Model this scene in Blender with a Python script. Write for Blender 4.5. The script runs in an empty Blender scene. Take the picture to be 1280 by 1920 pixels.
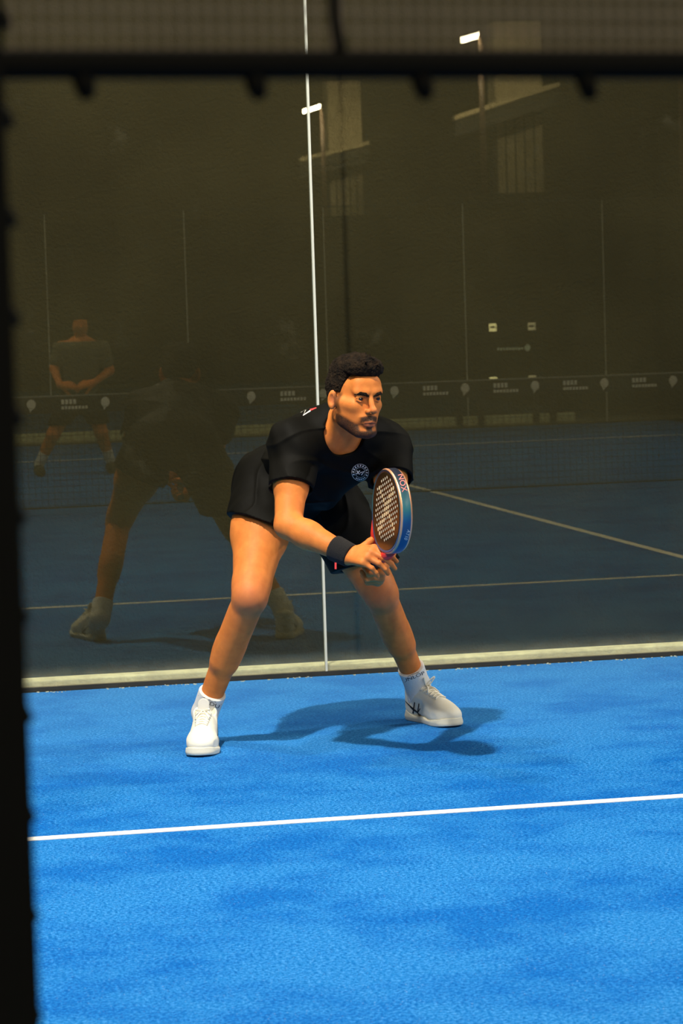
import bpy, bmesh, math, random
import numpy as np
from mathutils import Vector, Matrix
from mathutils.bvhtree import BVHTree

scene = bpy.context.scene
COL = scene.collection
R = math.radians

# ------------------------------------------------------------------ camera
# World: the glass back wall is the plane Y=0, the court lies at Y<0, Z is up.
FPX, CAM_H, PITCH, ROLL, YAW, CAM_Y = 5540.6, 1.4425, .0732, .0317, .1929, -10.989
fw = np.array([math.sin(YAW), math.cos(YAW), 0.0])
rt = np.array([math.cos(YAW), -math.sin(YAW), 0.0])
zz = np.array([0.0, 0.0, 1.0])
CF = fw * math.cos(PITCH) - zz * math.sin(PITCH)
_u = zz * math.cos(PITCH) + fw * math.sin(PITCH)
CR = rt * math.cos(ROLL) - _u * math.sin(ROLL)
CU = rt * math.sin(ROLL) + _u * math.cos(ROLL)
CAM = np.array([0.0, CAM_Y, CAM_H])
cd = bpy.data.cameras.new('camera')
cam = bpy.data.objects.new('camera', cd)
COL.objects.link(cam)
m = Matrix.Identity(4)
for i in range(3):
    m[i][0], m[i][1], m[i][2], m[i][3] = CR[i], CU[i], -CF[i], CAM[i]
cam.matrix_world = m
cd.sensor_fit = 'VERTICAL'
cd.sensor_height = 36.0
cd.sensor_width = 24.0
cd.lens = FPX / 1920 * 36
cd.clip_start, cd.clip_end = .05, 400
cd.dof.use_dof = True
cd.dof.focus_distance = 9.35
cd.dof.aperture_fstop = 11.5
scene.camera = cam

# ------------------------------------------------------------------ world, light, exposure
w = bpy.data.worlds.new('night')
scene.world = w
w.use_nodes = True
w.node_tree.nodes['Background'].inputs[0].default_value = (1.0, .93, .78, 1)
w.node_tree.nodes['Background'].inputs[1].default_value = .12
scene.view_settings.view_transform = 'Standard'
scene.view_settings.look = 'None'
scene.view_settings.gamma = 1
scene.view_settings.exposure = 0
scene.view_settings.use_curve_mapping = False
scene.cycles.use_denoising = True
scene.cycles.caustics_reflective = False
scene.cycles.caustics_refractive = False
scene.cycles.sample_clamp_indirect = 4
scene.cycles.max_bounces = 8
scene.cycles.transparent_max_bounces = 24
# court floodlights: (head position, power W, aim point, colour)
LAMPS = [((0.0, -4.5, 6.1), 800, (2.6, -2.0, 0), (1, .93, .80)),
         ((9.1, -4.5, 6.1), 130, (5.0, -3.0, 0), (1, .95, .85)),
         ((0.0, -0.7, 6.1), 150, (2.5, -2.0, 0), (1, .93, .80)),  # unseen lamp, added to fill the floor shadows
         ((9.1, -0.9, 6.1), 430, (3.5, -2.0, 0), (1, .93, .80)),
         ((0.0, -9.3, 6.1), 120, (3.5, -8.0, 0), (1, .93, .80)),  # unseen lamp added as extra fill
         ((9.1, -9.3, 6.1), 110, (5.0, -8.0, 0), (1, .93, .80)),  # unseen, added as fill from the other side
         ((0.2, -14.3, 6.1), 430, (3.5, -13, 0), (1, .93, .80)),
         ((9.1, -14.3, 6.1), 430, (5.0, -13, 0), (1, .93, .80))]


def at(px, py, v):
    """point seen at pixel (px, py) of the 1280x1920 frame, v metres in front of the player's standing line"""
    r = CF + CR * (px - 640) / FPX - CU * (py - 960) / FPX
    t = (ROOT @ fw - v - CAM @ fw) / (r @ fw)
    return CAM + r * t


def fl(px, py):
    """point of the floor seen at a pixel"""
    r = CF + CR * (px - 640) / FPX - CU * (py - 960) / FPX
    return CAM - r * (CAM[2] / r[2])


def atY(px, py, Y):
    r = CF + CR * (px - 640) / FPX - CU * (py - 960) / FPX
    return CAM + r * ((Y - CAM[1]) / r[1])


def mirY(px, py, Y):
    """real place (in front of the wall) of something seen reflected in the glass"""
    p = atY(px, py, -Y)
    return np.array([p[0], -p[1], p[2]])


ROOT = np.array([1.77, -1.42, 0.0])

# ------------------------------------------------------------------ materials
def srgb(r, g, b):
    f = lambda c: (c / 255) / 12.92 if c / 255 <= .04045 else ((c / 255 + .055) / 1.055) ** 2.4
    return (f(r), f(g), f(b), 1)


MATS = {}


def mat(name, col, rough=.6, metal=0, bump=0, bscale=200, var=0, vscale=20, spec=.5, emit=None, es=0, sheen=0):
    if name in MATS:
        return MATS[name]
    M = bpy.data.materials.new(name)
    M.use_nodes = True
    nt = M.node_tree
    b = nt.nodes['Principled BSDF']
    b.inputs['Base Color'].default_value = col
    b.inputs['Roughness'].default_value = rough
    b.inputs['Metallic'].default_value = metal
    b.inputs['Specular IOR Level'].default_value = spec
    if sheen:
        b.inputs['Sheen Weight'].default_value = sheen
    if emit:
        b.inputs['Emission Color'].default_value = emit
        b.inputs['Emission Strength'].default_value = es
    tc = nt.nodes.new('ShaderNodeTexCoord')
    if var:
        n = nt.nodes.new('ShaderNodeTexNoise')
        n.inputs['Scale'].default_value = vscale
        n.inputs['Detail'].default_value = 6
        nt.links.new(tc.outputs['Object'], n.inputs['Vector'])
        r = nt.nodes.new('ShaderNodeValToRGB')
        r.color_ramp.elements[0].position, r.color_ramp.elements[1].position = .3, .7
        r.color_ramp.elements[0].color = tuple(c * (1 - var) for c in col[:3]) + (1,)
        r.color_ramp.elements[1].color = tuple(min(1, c * (1 + var)) for c in col[:3]) + (1,)
        nt.links.new(n.outputs['Fac'], r.inputs[0])
        nt.links.new(r.outputs[0], b.inputs['Base Color'])
    if bump:
        n = nt.nodes.new('ShaderNodeTexNoise')
        n.inputs['Scale'].default_value = bscale
        n.inputs['Detail'].default_value = 4
        nt.links.new(tc.outputs['Object'], n.inputs['Vector'])
        bp = nt.nodes.new('ShaderNodeBump')
        bp.inputs['Strength'].default_value = bump
        bp.inputs['Distance'].default_value = .01
        nt.links.new(n.outputs['Fac'], bp.inputs['Height'])
        nt.links.new(bp.outputs[0], b.inputs['Normal'])
    MATS[name] = M
    return M


def turf_material():
    M = bpy.data.materials.new('blue_turf')
    M.use_nodes = True
    nt = M.node_tree
    N, L = nt.nodes.new, nt.links.new
    b = nt.nodes['Principled BSDF']
    b.inputs['Roughness'].default_value = .75
    b.inputs['Specular IOR Level'].default_value = .04
    tc = N('ShaderNodeTexCoord')

    def noise(scale, detail=3, rough=.6):
        n = N('ShaderNodeTexNoise')
        n.inputs['Scale'].default_value, n.inputs['Detail'].default_value = scale, detail
        n.inputs['Roughness'].default_value = rough
        L(tc.outputs['Object'], n.inputs['Vector'])
        return n.outputs['Fac']

    def ramp(fac, stops):
        r = N('ShaderNodeValToRGB')
        r.color_ramp.elements[0].position, r.color_ramp.elements[0].color = stops[0]
        r.color_ramp.elements[1].position, r.color_ramp.elements[1].color = stops[-1]
        for s in stops[1:-1]:
            e = r.color_ramp.elements.new(s[0])
            e.color = s[1]
        L(fac, r.inputs[0])
        return r.outputs[0]

    def mix(f, a, c, t='MIX'):
        x = N('ShaderNodeMix')
        x.data_type = 'RGBA'
        x.blend_type = t
        if isinstance(f, (int, float)):
            x.inputs['Factor'].default_value = f
        else:
            L(f, x.inputs['Factor'])
        for s, v in (('A', a), ('B', c)):
            i = [q for q in x.inputs if q.name == s and q.type == 'RGBA'][0]
            if isinstance(v, tuple):
                i.default_value = v
            else:
                L(v, i)
        return [q for q in x.outputs if q.type == 'RGBA'][0]
    base = ramp(noise(105, 4, .85), [(.41, (.001, .100, .36, 1)), (.5, (.008, .165, .49, 1)), (.59, (.058, .275, .66, 1))])
    big = ramp(noise(2.2, 8, .68), [(.40, (.25, .66, .84, 1)), (.56, (1, 1, 1, 1))])
    c = mix(1.0, base, big, 'MULTIPLY')
    # pale sand grains left in the pile
    sand = ramp(noise(150, 2, .6), [(.66, (0, 0, 0, 1)), (.74, (1, 1, 1, 1))])
    patch = ramp(noise(7, 4), [(.35, (.1, .1, .1, 1)), (.7, (.65, .65, .65, 1))])
    sf = N('ShaderNodeMath')
    sf.operation = 'MULTIPLY'
    L(sand, sf.inputs[0])
    L(patch, sf.inputs[1])
    c = mix(sf.outputs[0], c, (.55, .68, .85, 1))
    # paler blue towards the glass
    sx = N('ShaderNodeSeparateXYZ')
    L(tc.outputs['Object'], sx.inputs[0])
    mr = N('ShaderNodeMapRange')
    mr.inputs[1].default_value, mr.inputs[2].default_value = -2.4, -.05
    mr.inputs[3].default_value, mr.inputs[4].default_value = 0, .20
    L(sx.outputs['Y'], mr.inputs[0])
    c = mix(mr.outputs[0], c, (.16, .44, .80, 1))
    L(c, b.inputs['Base Color'])
    bp = N('ShaderNodeBump')
    bp.inputs['Strength'].default_value = .8
    bp.inputs['Distance'].default_value = .006
    L(noise(260, 2), bp.inputs['Height'])
    L(bp.outputs[0], b.inputs['Normal'])
    return M


def glass_material(dust=True):
    M = bpy.data.materials.new('court_glass')
    M.use_nodes = True
    nt = M.node_tree
    N, L = nt.nodes.new, nt.links.new
    nt.nodes.remove(nt.nodes['Principled BSDF'])
    out = nt.nodes['Material Output']
    tr = N('ShaderNodeBsdfTransparent')
    tr.inputs[0].default_value = (.93, .95, .93, 1)
    gl = N('ShaderNodeBsdfGlossy')
    gl.inputs['Roughness'].default_value = 0
    gl.inputs[0].default_value = (1, .93, .66, 1)
    mx = N('ShaderNodeMixShader')
    mx.inputs[0].default_value = .052
    L(tr.outputs[0], mx.inputs[1])
    L(gl.outputs[0], mx.inputs[2])
    last = mx.outputs[0]
    if dust:
        tc = N('ShaderNodeTexCoord')
        sx = N('ShaderNodeSeparateXYZ')
        L(tc.outputs['Object'], sx.inputs[0])
        nz = N('ShaderNodeTexNoise')
        nz.inputs['Scale'].default_value, nz.inputs['Detail'].default_value = 22, 8
        L(tc.outputs['Object'], nz.inputs['Vector'])
        mr = N('ShaderNodeMapRange')
        mr.inputs[1].default_value, mr.inputs[2].default_value = .11, .02
        mr.inputs[3].default_value, mr.inputs[4].default_value = 0, 1
        L(sx.outputs['Z'], mr.inputs[0])
        pw = N('ShaderNodeMath'); pw.operation = 'POWER'; pw.inputs[1].default_value = 2.2
        L(mr.outputs[0], pw.inputs[0])
        ml = N('ShaderNodeMath'); ml.operation = 'MULTIPLY'
        L(pw.outputs[0], ml.inputs[0])
        L(nz.outputs['Fac'], ml.inputs[1])
        m2 = N('ShaderNodeMath'); m2.operation = 'MULTIPLY'; m2.inputs[1].default_value = .55
        L(ml.outputs[0], m2.inputs[0])
        # smudges and ball marks left on the pane
        sm = N('ShaderNodeTexNoise')
        sm.inputs['Scale'].default_value, sm.inputs['Detail'].default_value = 4.2, 10
        sm.inputs['Roughness'].default_value = .72
        L(tc.outputs['Object'], sm.inputs['Vector'])
        sr = N('ShaderNodeMapRange')
        sr.inputs[1].default_value, sr.inputs[2].default_value = .60, .74
        sr.inputs[3].default_value, sr.inputs[4].default_value = .003, .022
        L(sm.outputs['Fac'], sr.inputs[0])
        ad = N('ShaderNodeMath'); ad.operation = 'ADD'
        L(sr.outputs[0], ad.inputs[1])
        L(m2.outputs[0], ad.inputs[0])
        df = N('ShaderNodeBsdfDiffuse')
        df.inputs[0].default_value = (.62, .56, .36, 1)
        m3 = N('ShaderNodeMixShader')
        L(ad.outputs[0], m3.inputs[0])
        L(last, m3.inputs[1])
        L(df.outputs[0], m3.inputs[2])
        last = m3.outputs[0]
    L(last, out.inputs['Surface'])
    return M


# ------------------------------------------------------------------ object helpers
def link(name, me, material=None, parent=None, smooth=False):
    o = bpy.data.objects.new(name, me)
    COL.objects.link(o)
    if material is not None:
        me.materials.append(material)
    if parent is not None:
        o.parent = parent
        o.matrix_parent_inverse = parent.matrix_basis.inverted()
    if smooth:
        me.shade_smooth()
    return o


def tag(o, label=None, cat=None, group=None, kind=None):
    for k, v in (('label', label), ('category', cat), ('group', group), ('kind', kind)):
        if v:
            o[k] = v
    return o


def empty(name, loc=(0, 0, 0)):
    o = bpy.data.objects.new(name, None)
    o.location = Vector([float(c) for c in loc])
    o.empty_display_size = .1
    COL.objects.link(o)
    return o


class MB:
    """collects boxes, tubes and polygons, links them as one mesh"""

    def __init__(s):
        s.bm = bmesh.new()

    def box(s, x0, x1, y0, y1, z0, z1):
        vs = [s.bm.verts.new((x, y, z)) for x in (x0, x1) for y in (y0, y1) for z in (z0, z1)]
        for f in ((0, 1, 3, 2), (4, 6, 7, 5), (0, 4, 5, 1), (2, 3, 7, 6), (0, 2, 6, 4), (1, 5, 7, 3)):
            s.bm.faces.new([vs[i] for i in f])
        return s

    def obox(s, c, ax, ay, az):
        """box around c with half-axis vectors"""
        c, ax, ay, az = (np.array(q, float) for q in (c, ax, ay, az))
        vs = [s.bm.verts.new(c + i * ax + j * ay + k * az) for i in (-1, 1) for j in (-1, 1) for k in (-1, 1)]
        for f in ((0, 1, 3, 2), (4, 6, 7, 5), (0, 4, 5, 1), (2, 3, 7, 6), (0, 2, 6, 4), (1, 5, 7, 3)):
            s.bm.faces.new([vs[i] for i in f])
        return s

    def tube(s, pts, r, n=8, cap=True):
        pts = [Vector([float(c) for c in p]) for p in pts]
        rr = r if isinstance(r, (list, tuple)) else [r] * len(pts)
        rings = []
        ref = None
        for i, p in enumerate(pts):
            t = (pts[min(i + 1, len(pts) - 1)] - pts[max(i - 1, 0)]).normalized()
            if ref is None:
                ref = t.orthogonal().normalized()
            ref = (ref - t * ref.dot(t)).normalized()
            b = t.cross(ref)
            rings.append([s.bm.verts.new(p + (ref * math.cos(2 * math.pi * k / n) + b * math.sin(2 * math.pi * k / n)) * rr[i]) for k in range(n)])
        for a, b in zip(rings, rings[1:]):
            for k in range(n):
                s.bm.faces.new((a[k], a[(k + 1) % n], b[(k + 1) % n], b[k]))
        if cap:
            s.bm.faces.new(rings[0][::-1])
            s.bm.faces.new(rings[-1])
        return s

    def poly(s, pts):
        s.bm.faces.new([s.bm.verts.new([float(c) for c in p]) for p in pts])
        return s

    def build(s, name, material, parent=None, smooth=False, bevel=0):
        if bevel:
            bmesh.ops.bevel(s.bm, geom=list(s.bm.edges), offset=bevel, segments=2, affect='EDGES', profile=.5)
        bmesh.ops.recalc_face_normals(s.bm, faces=list(s.bm.faces))
        me = bpy.data.meshes.new(name)
        s.bm.to_mesh(me)
        s.bm.free()
        return link(name, me, material, parent, smooth)


def text_mesh(txt, size):
    """flat lettering as (verts Nx2, faces)"""
    cu = bpy.data.curves.new('lettering', 'FONT')
    cu.body = txt
    cu.size = size
    cu.align_x = 'CENTER'
    cu.align_y = 'CENTER'
    cu.resolution_u = 3
    o = bpy.data.objects.new('lettering', cu)
    COL.objects.link(o)
    dg = bpy.context.evaluated_depsgraph_get()
    me = o.evaluated_get(dg).to_mesh()
    v = [(q.co.x, q.co.y) for q in me.vertices]
    f = [tuple(p.vertices) for p in me.polygons]
    o.evaluated_get(dg).to_mesh_clear()
    bpy.data.objects.remove(o)
    bpy.data.curves.remove(cu)
    return v, f


def ring2d(r0, r1, n=32, a0=0, a1=2 * math.pi):
    v, f = [], []
    for i in range(n + 1):
        a = a0 + (a1 - a0) * i / n
        v += [(r0 * math.cos(a), r0 * math.sin(a)), (r1 * math.cos(a), r1 * math.sin(a))]
    for i in range(n):
        f.append((2 * i, 2 * i + 1, 2 * i + 3, 2 * i + 2))
    return v, f


def stroke2d(pts, wd):
    """polyline with a width as 2-D strip"""
    v, f = [], []
    n = len(pts)
    for i, p in enumerate(pts):
        a, b = pts[max(i - 1, 0)], pts[min(i + 1, n - 1)]
        t = np.array(b, float) - np.array(a, float)
        t /= np.linalg.norm(t) + 1e-9
        ww = wd[i] if isinstance(wd, (list, tuple)) else wd
        q = np.array([-t[1], t[0]]) * ww / 2
        v += [tuple(np.array(p) + q), tuple(np.array(p) - q)]
    for i in range(n - 1):
        f.append((2 * i, 2 * i + 1, 2 * i + 3, 2 * i + 2))
    return v, f


def join2d(parts):
    V, F = [], []
    for v, f in parts:
        k = len(V)
        V += list(v)
        F += [tuple(i + k for i in q) for q in f]
    return V, F


def decal(name, vf, origin, ex, ey, dirn, bvh, material, parent, off=.0012):
    """print lettering on a surface: every vertex is carried along dirn on to the surface"""
    origin, ex, ey = (Vector([float(c) for c in q]) for q in (origin, ex, ey))
    dirn = Vector([float(c) for c in dirn]).normalized()
    bm = bmesh.new()
    vs = [bm.verts.new(origin + ex * a + ey * b) for a, b in vf[0]]
    for f in vf[1]:
        try:
            bm.faces.new([vs[i] for i in f])
        except ValueError:
            pass
    bmesh.ops.triangulate(bm, faces=list(bm.faces))
    for _ in range(2):
        lng = [e for e in bm.edges if e.calc_length() > .006]
        if lng:
            bmesh.ops.subdivide_edges(bm, edges=lng, cuts=1)
            bmesh.ops.triangulate(bm, faces=[f for f in bm.faces if len(f.verts) > 3])
    kill = []
    for v in bm.verts:
        h, n, i, d = bvh.ray_cast(v.co - dirn * .3, dirn)
        if h is None:
            kill.append(v)
        else:
            v.co = h - dirn * off
    bmesh.ops.delete(bm, geom=kill, context='VERTS')
    me = bpy.data.meshes.new(name)
    bm.to_mesh(me)
    bm.free()
    return link(name, me, material, parent)


def bvh_of(o):
    me = o.data
    mw = o.matrix_basis
    return BVHTree.FromPolygons([mw @ v.co for v in me.vertices], [tuple(p.vertices) for p in me.polygons])


# ------------------------------------------------------------------ implicit modelling (rounded solids blended, then meshed)
class Cone:
    def __init__(s, a, b, ra, rb):
        s.a, s.b, s.ra, s.rb = np.array(a, float), np.array(b, float), ra, rb
        s.c = (s.a + s.b) / 2
        s.R = np.linalg.norm(s.b - s.a) / 2 + max(ra, rb)

    def __call__(s, P):
        ab = s.b - s.a
        d = P - s.a
        t = np.clip((d @ ab) / (ab @ ab + 1e-12), 0, 1)
        q = d - t[..., None] * ab
        return np.sqrt((q * q).sum(-1)) - (s.ra + (s.rb - s.ra) * t)


class Ell:
    def __init__(s, c, r, M=None):
        s.c, s.r = np.array(c, float), np.array(r, float)
        s.M = np.eye(3) if M is None else np.array(M, float)      # rows: local axes
        s.R = max(r)

    def __call__(s, P):
        q = (P - s.c) @ s.M.T
        k0 = np.sqrt(((q / s.r) ** 2).sum(-1))
        k1 = np.sqrt(((q / s.r ** 2) ** 2).sum(-1)) + 1e-9
        return k0 * (k0 - 1) / k1


def smin(a, b, k):
    h = np.clip(.5 + .5 * (b - a) / k, 0, 1)
    return b + (a - b) * h - k * h * (1 - h)


class Solid:
    def __init__(s):
        s.ops = []
        s.post = None

    def add(s, p, k=.02):
        s.ops.append((1, p, k))
        return s

    def sub(s, p, k=.01):
        s.ops.append((-1, p, k))
        return s

    def ev(s, P, bc=None, bd=0):
        d = np.full(P.shape[:-1], .25)
        for sg, p, k in s.ops:
            if bc is not None:
                mk = ((bc - p.c) ** 2).sum(-1) < (p.R + bd + .07) ** 2
                if not mk.any():
                    continue
                Q = P[mk]
                d[mk] = smin(d[mk], p(Q), k) if sg > 0 else -smin(-d[mk], p(Q), k)
            else:
                d = smin(d, p(P), k) if sg > 0 else -smin(-d, p(P), k)
        if s.post is not None:
            d = s.post(P, d)
        return d

    def bounds(s, pad=.02):
        lo = np.min([p.c - p.R for g, p, k in s.ops if g > 0], 0) - pad
        hi = np.max([p.c + p.R for g, p, k in s.ops if g > 0], 0) + pad
        return lo, hi


def polygonize(S, h, lo=None, hi=None, B=8):
    l2, h2 = S.bounds()
    lo = l2 if lo is None else np.array(lo, float)
    hi = h2 if hi is None else np.array(hi, float)
    nb = np.ceil((hi - lo) / (B * h)).astype(int) + 1
    G = np.stack(np.meshgrid(*[np.arange(n) for n in nb], indexing='ij'), -1).reshape(-1, 3)
    bc = lo + (G + .5) * B * h - .5 * h
    dc = np.concatenate([S.ev(bc[i:i + 200000]) for i in range(0, len(bc), 200000)])
    bd = B * h * .87
    act = np.abs(dc) < bd * 1.25 + .006
    D = np.repeat(np.repeat(np.repeat(dc.reshape(nb).astype(np.float32), B, 0), B, 1), B, 2)
    loc = np.stack(np.meshgrid(*[np.arange(B)] * 3, indexing='ij'), -1).reshape(-1, 3)
    A = np.nonzero(act)[0]
    for i in range(0, len(A), 1500):
        g = G[A[i:i + 1500]]
        idx = g[:, None, :] * B + loc[None]
        P = lo + idx * h
        v = S.ev(P, bc[A[i:i + 1500]], bd)
        D[idx[..., 0], idx[..., 1], idx[..., 2]] = v
    I = D < 0
    n = np.array(D.shape)
    cs = np.zeros(n - 1, np.uint8)
    corners = [(a, b, c) for a in (0, 1) for b in (0, 1) for c in (0, 1)]
    for a, b, c in corners:
        cs += I[a:n[0] - 1 + a, b:n[1] - 1 + b, c:n[2] - 1 + c]
    cells = np.argwhere((cs > 0) & (cs < 8))
    V8 = np.stack([D[cells[:, 0] + a, cells[:, 1] + b, cells[:, 2] + c] for a, b, c in corners], 1)
    acc = np.zeros((len(cells), 3))
    cnt = np.zeros(len(cells))
    cf = np.array(corners, float)
    for i in range(8):
        for j in range(i + 1, 8):
            if np.abs(cf[i] - cf[j]).sum() == 1:
                a, b = V8[:, i], V8[:, j]
                mk = (a < 0) != (b < 0)
                t = np.where(mk, a / np.where(mk, a - b, 1), 0)
                acc += np.where(mk[:, None], cf[i] + t[:, None] * (cf[j] - cf[i]), 0)
                cnt += mk
    verts = lo + (cells + acc / cnt[:, None]) * h
    vid = np.full(n - 1, -1, np.int32)
    vid[tuple(cells.T)] = np.arange(len(cells))
    quads = []
    for ax in range(3):
        sl0 = [slice(None)] * 3
        sl1 = [slice(None)] * 3
        sl0[ax], sl1[ax] = slice(0, -1), slice(1, None)
        ch = I[tuple(sl0)] != I[tuple(sl1)]
        e = np.argwhere(ch)
        o1, o2 = [(1, 2), (2, 0), (0, 1)][ax]
        e = e[(e[:, o1] > 0) & (e[:, o2] > 0) & (e[:, o1] < n[o1] - 1) & (e[:, o2] < n[o2] - 1)]
        d1 = np.zeros(3, int); d1[o1] = 1
        d2 = np.zeros(3, int); d2[o2] = 1
        q = np.stack([vid[tuple((e - d1 - d2).T)], vid[tuple((e - d2).T)], vid[tuple(e.T)], vid[tuple((e - d1).T)]], 1)
        ins = I[tuple(e.T)]
        q[~ins] = q[~ins][:, ::-1]
        quads.append(q)
    quads = np.concatenate(quads)
    quads = quads[(quads >= 0).all(1)]
    return verts, quads


def np_mesh(name, verts, quads, material, parent=None):
    me = bpy.data.meshes.new(name)
    me.vertices.add(len(verts))
    me.vertices.foreach_set('co', verts.astype(np.float32).ravel())
    me.loops.add(quads.size)
    me.loops.foreach_set('vertex_index', quads.astype(np.int32).ravel())
    me.polygons.add(len(quads))
    me.polygons.foreach_set('loop_start', np.arange(0, quads.size, quads.shape[1], dtype=np.int32))
    me.update(calc_edges=True)
    me.validate()
    o = link(name, me, material, parent, True)
    return o


def attr(o, name, vals):
    a = o.data.attributes.new(name, 'FLOAT', 'POINT')
    a.data.foreach_set('value', np.asarray(vals, np.float32))


def nrm(v):
    v = np.array(v, float)
    return v / np.linalg.norm(v)


def lerp(a, b, t):
    return np.array(a, float) * (1 - t) + np.array(b, float) * t


_rs = np.random.RandomState(5)


def wavy(P, freq, n=7, seed=0):
    rs = np.random.RandomState(seed)
    o = np.zeros(P.shape[:-1])
    for i in range(n):
        k = rs.normal(size=3)
        k = k / np.linalg.norm(k) * freq * (.6 + .9 * rs.rand())
        o += np.sin(P @ k + rs.rand() * 6.28)
    return o / n


def sstep(x, a, b):
    t = np.clip((x - a) / (b - a), 0, 1)
    return t * t * (3 - 2 * t)


# ================================================================== THE SETTING
TURF = turf_material()
GLASS = glass_material()
WHITE_LINE = mat('white_line', (.86, .84, .76, 1), .8, bump=.3, bscale=400)
CONC = mat('kerb_concrete', (.86, .78, .47, 1), .9, bump=.5, bscale=60, var=.18, vscale=14)
BLACKM = mat('black_steel', (.012, .012, .012, 1), .5)
RUBBER = mat('dark_rail', (.020, .019, .014, 1), .6, var=.3, vscale=9)
JOINT = mat('lit_glass_edge', (.62, .62, .52, 1), .5)  # pale colour paints in the light caught by the pane edges

XC, Y_NET, Y_FAR, X_L, X_R = 4.76, -9.876, -19.34, .05, 9.5
ground = MB().box(-30, 60, -95, 8, -.2, -.006).build('ground', mat('dark_asphalt', (.020, .020, .019, 1), .95, var=.3, vscale=3, spec=.05))
tag(ground, 'dark asphalt ground around the blue court', 'ground', kind='structure')
floor = MB().box(-1.6, X_R, Y_FAR + .02, -.012, -.05, 0).build('floor', TURF)
tag(floor, 'blue artificial turf court floor with white lines', 'floor', kind='structure')
LW = .05


def line(x0, x1, y0, y1):
    MB().box(x0, x1, y0, y1, -.002, .002).build('court_line', WHITE_LINE, floor)


line(X_L - 1.4, X_R - .05, -3.05 - LW / 2, -3.05 + LW / 2)
line(XC - LW / 2, XC + LW / 2, Y_NET, -3.05 - LW / 2)
line(X_L + .9, X_R - .05, Y_FAR + 3.05 - LW / 2, Y_FAR + 3.05 + LW / 2)
line(XC - LW / 2, XC + LW / 2, Y_FAR + 3.05 + LW / 2, Y_NET)
# the next court beyond the far wall
floor2 = MB().box(-2, 7.0, Y_FAR - 14.5, Y_FAR - .45, -.05, 0).build('floor_neighbour', TURF)
tag(floor2, 'blue turf of the neighbouring court beyond the far glass', 'floor', kind='structure')


def glass_wall(name, label, Y, xs, sgn, kerb_to, ht=3.0):
    """sgn=+1: the outside lies at larger Y"""
    root = empty(name, (xs[0], Y, 0))
    tag(root, label, 'wall', kind='structure')
    t = .012
    zb = .017
    for a, b in zip(xs, xs[1:]):
        y0 = Y if sgn > 0 else Y - t
        MB().box(a + .0055, b - .0055, y0, y0 + t, zb, ht).build('glass_pane', GLASS, root)
    for a in xs[1:-1]:
        MB().box(a - .0042, a + .0042, Y - .003 if sgn > 0 else Y - t - .001, Y + t + .001 if sgn > 0 else Y + .003, .004, ht).build('joint_strip', JOINT, root)
    y0, y1 = (Y - .006, Y + .022) if sgn > 0 else (Y - .022, Y + .006)
    MB().box(xs[0], xs[-1], y0, y1, 0, zb).build('base_rail', RUBBER, root)
    y0, y1 = (Y + .024, Y + .12) if sgn > 0 else (Y - .20, Y - .024)
    MB().box(xs[0], kerb_to, y0, y1, -.04, .040 if sgn > 0 else .12).build('kerb', CONC, root, bevel=.006)
    MB().box(xs[0], xs[-1], Y - .012, Y + .016, ht, ht + .014).build('top_rail', BLACKM, root)
    return root


XS = [-1.931, .069, 2.069, 4.069, 6.069, 8.069]
glass_wall('wall_back', 'clear glass back wall behind the crouching player', 0, XS, 1, XS[-1])
FAR_XS = [float(mirY(px, 560, Y_FAR)[0]) for px in (-172, 89, 350, 611, 872, 1133, 1394, 1655)]
far = glass_wall('wall_far', 'far glass wall at the other end of the court, seen mirrored', Y_FAR, FAR_XS, -1, 8.5, 2.36)
for px in (862, 902, 1005, 1037):
    xx = float(mirY(px, 795, Y_FAR)[0])
    MB().box(xx - .03, xx + .03, Y_FAR - .012, Y_FAR + .03, 0, .3).build('frame_post', BLACKM, far)

# sand swept against the foot of the glass
bm = MB()
rnd = random.Random(3)
for i in range(150):
    x = rnd.uniform(.3, 4.2)
    r = rnd.uniform(.001, .0028)
    bm.obox((x, rnd.uniform(-.05, -.014), r * .6), (r * rnd.uniform(.8, 2.5), 0, 0), (0, r, 0), (0, 0, r * .6))
sg = bm.build('swept_sand', mat('pale_sand', (.45, .48, .36, 1), .95))
tag(sg, 'pale sand grains swept along the foot of the glass wall', 'sand', kind='stuff')

# dark screen of fabric behind the glass
SCREEN = mat('olive_screen', (.033, .0258, .0106, 1), .95, bump=.4, bscale=90, var=.22, vscale=1.6, spec=.05)
sc_root = MB().box(-6, 14, .45, .48, 0, 5.2).build('wall_screen', SCREEN)
tag(sc_root, 'dark olive fabric screen standing behind the glass wall', 'screen', kind='structure')

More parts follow.
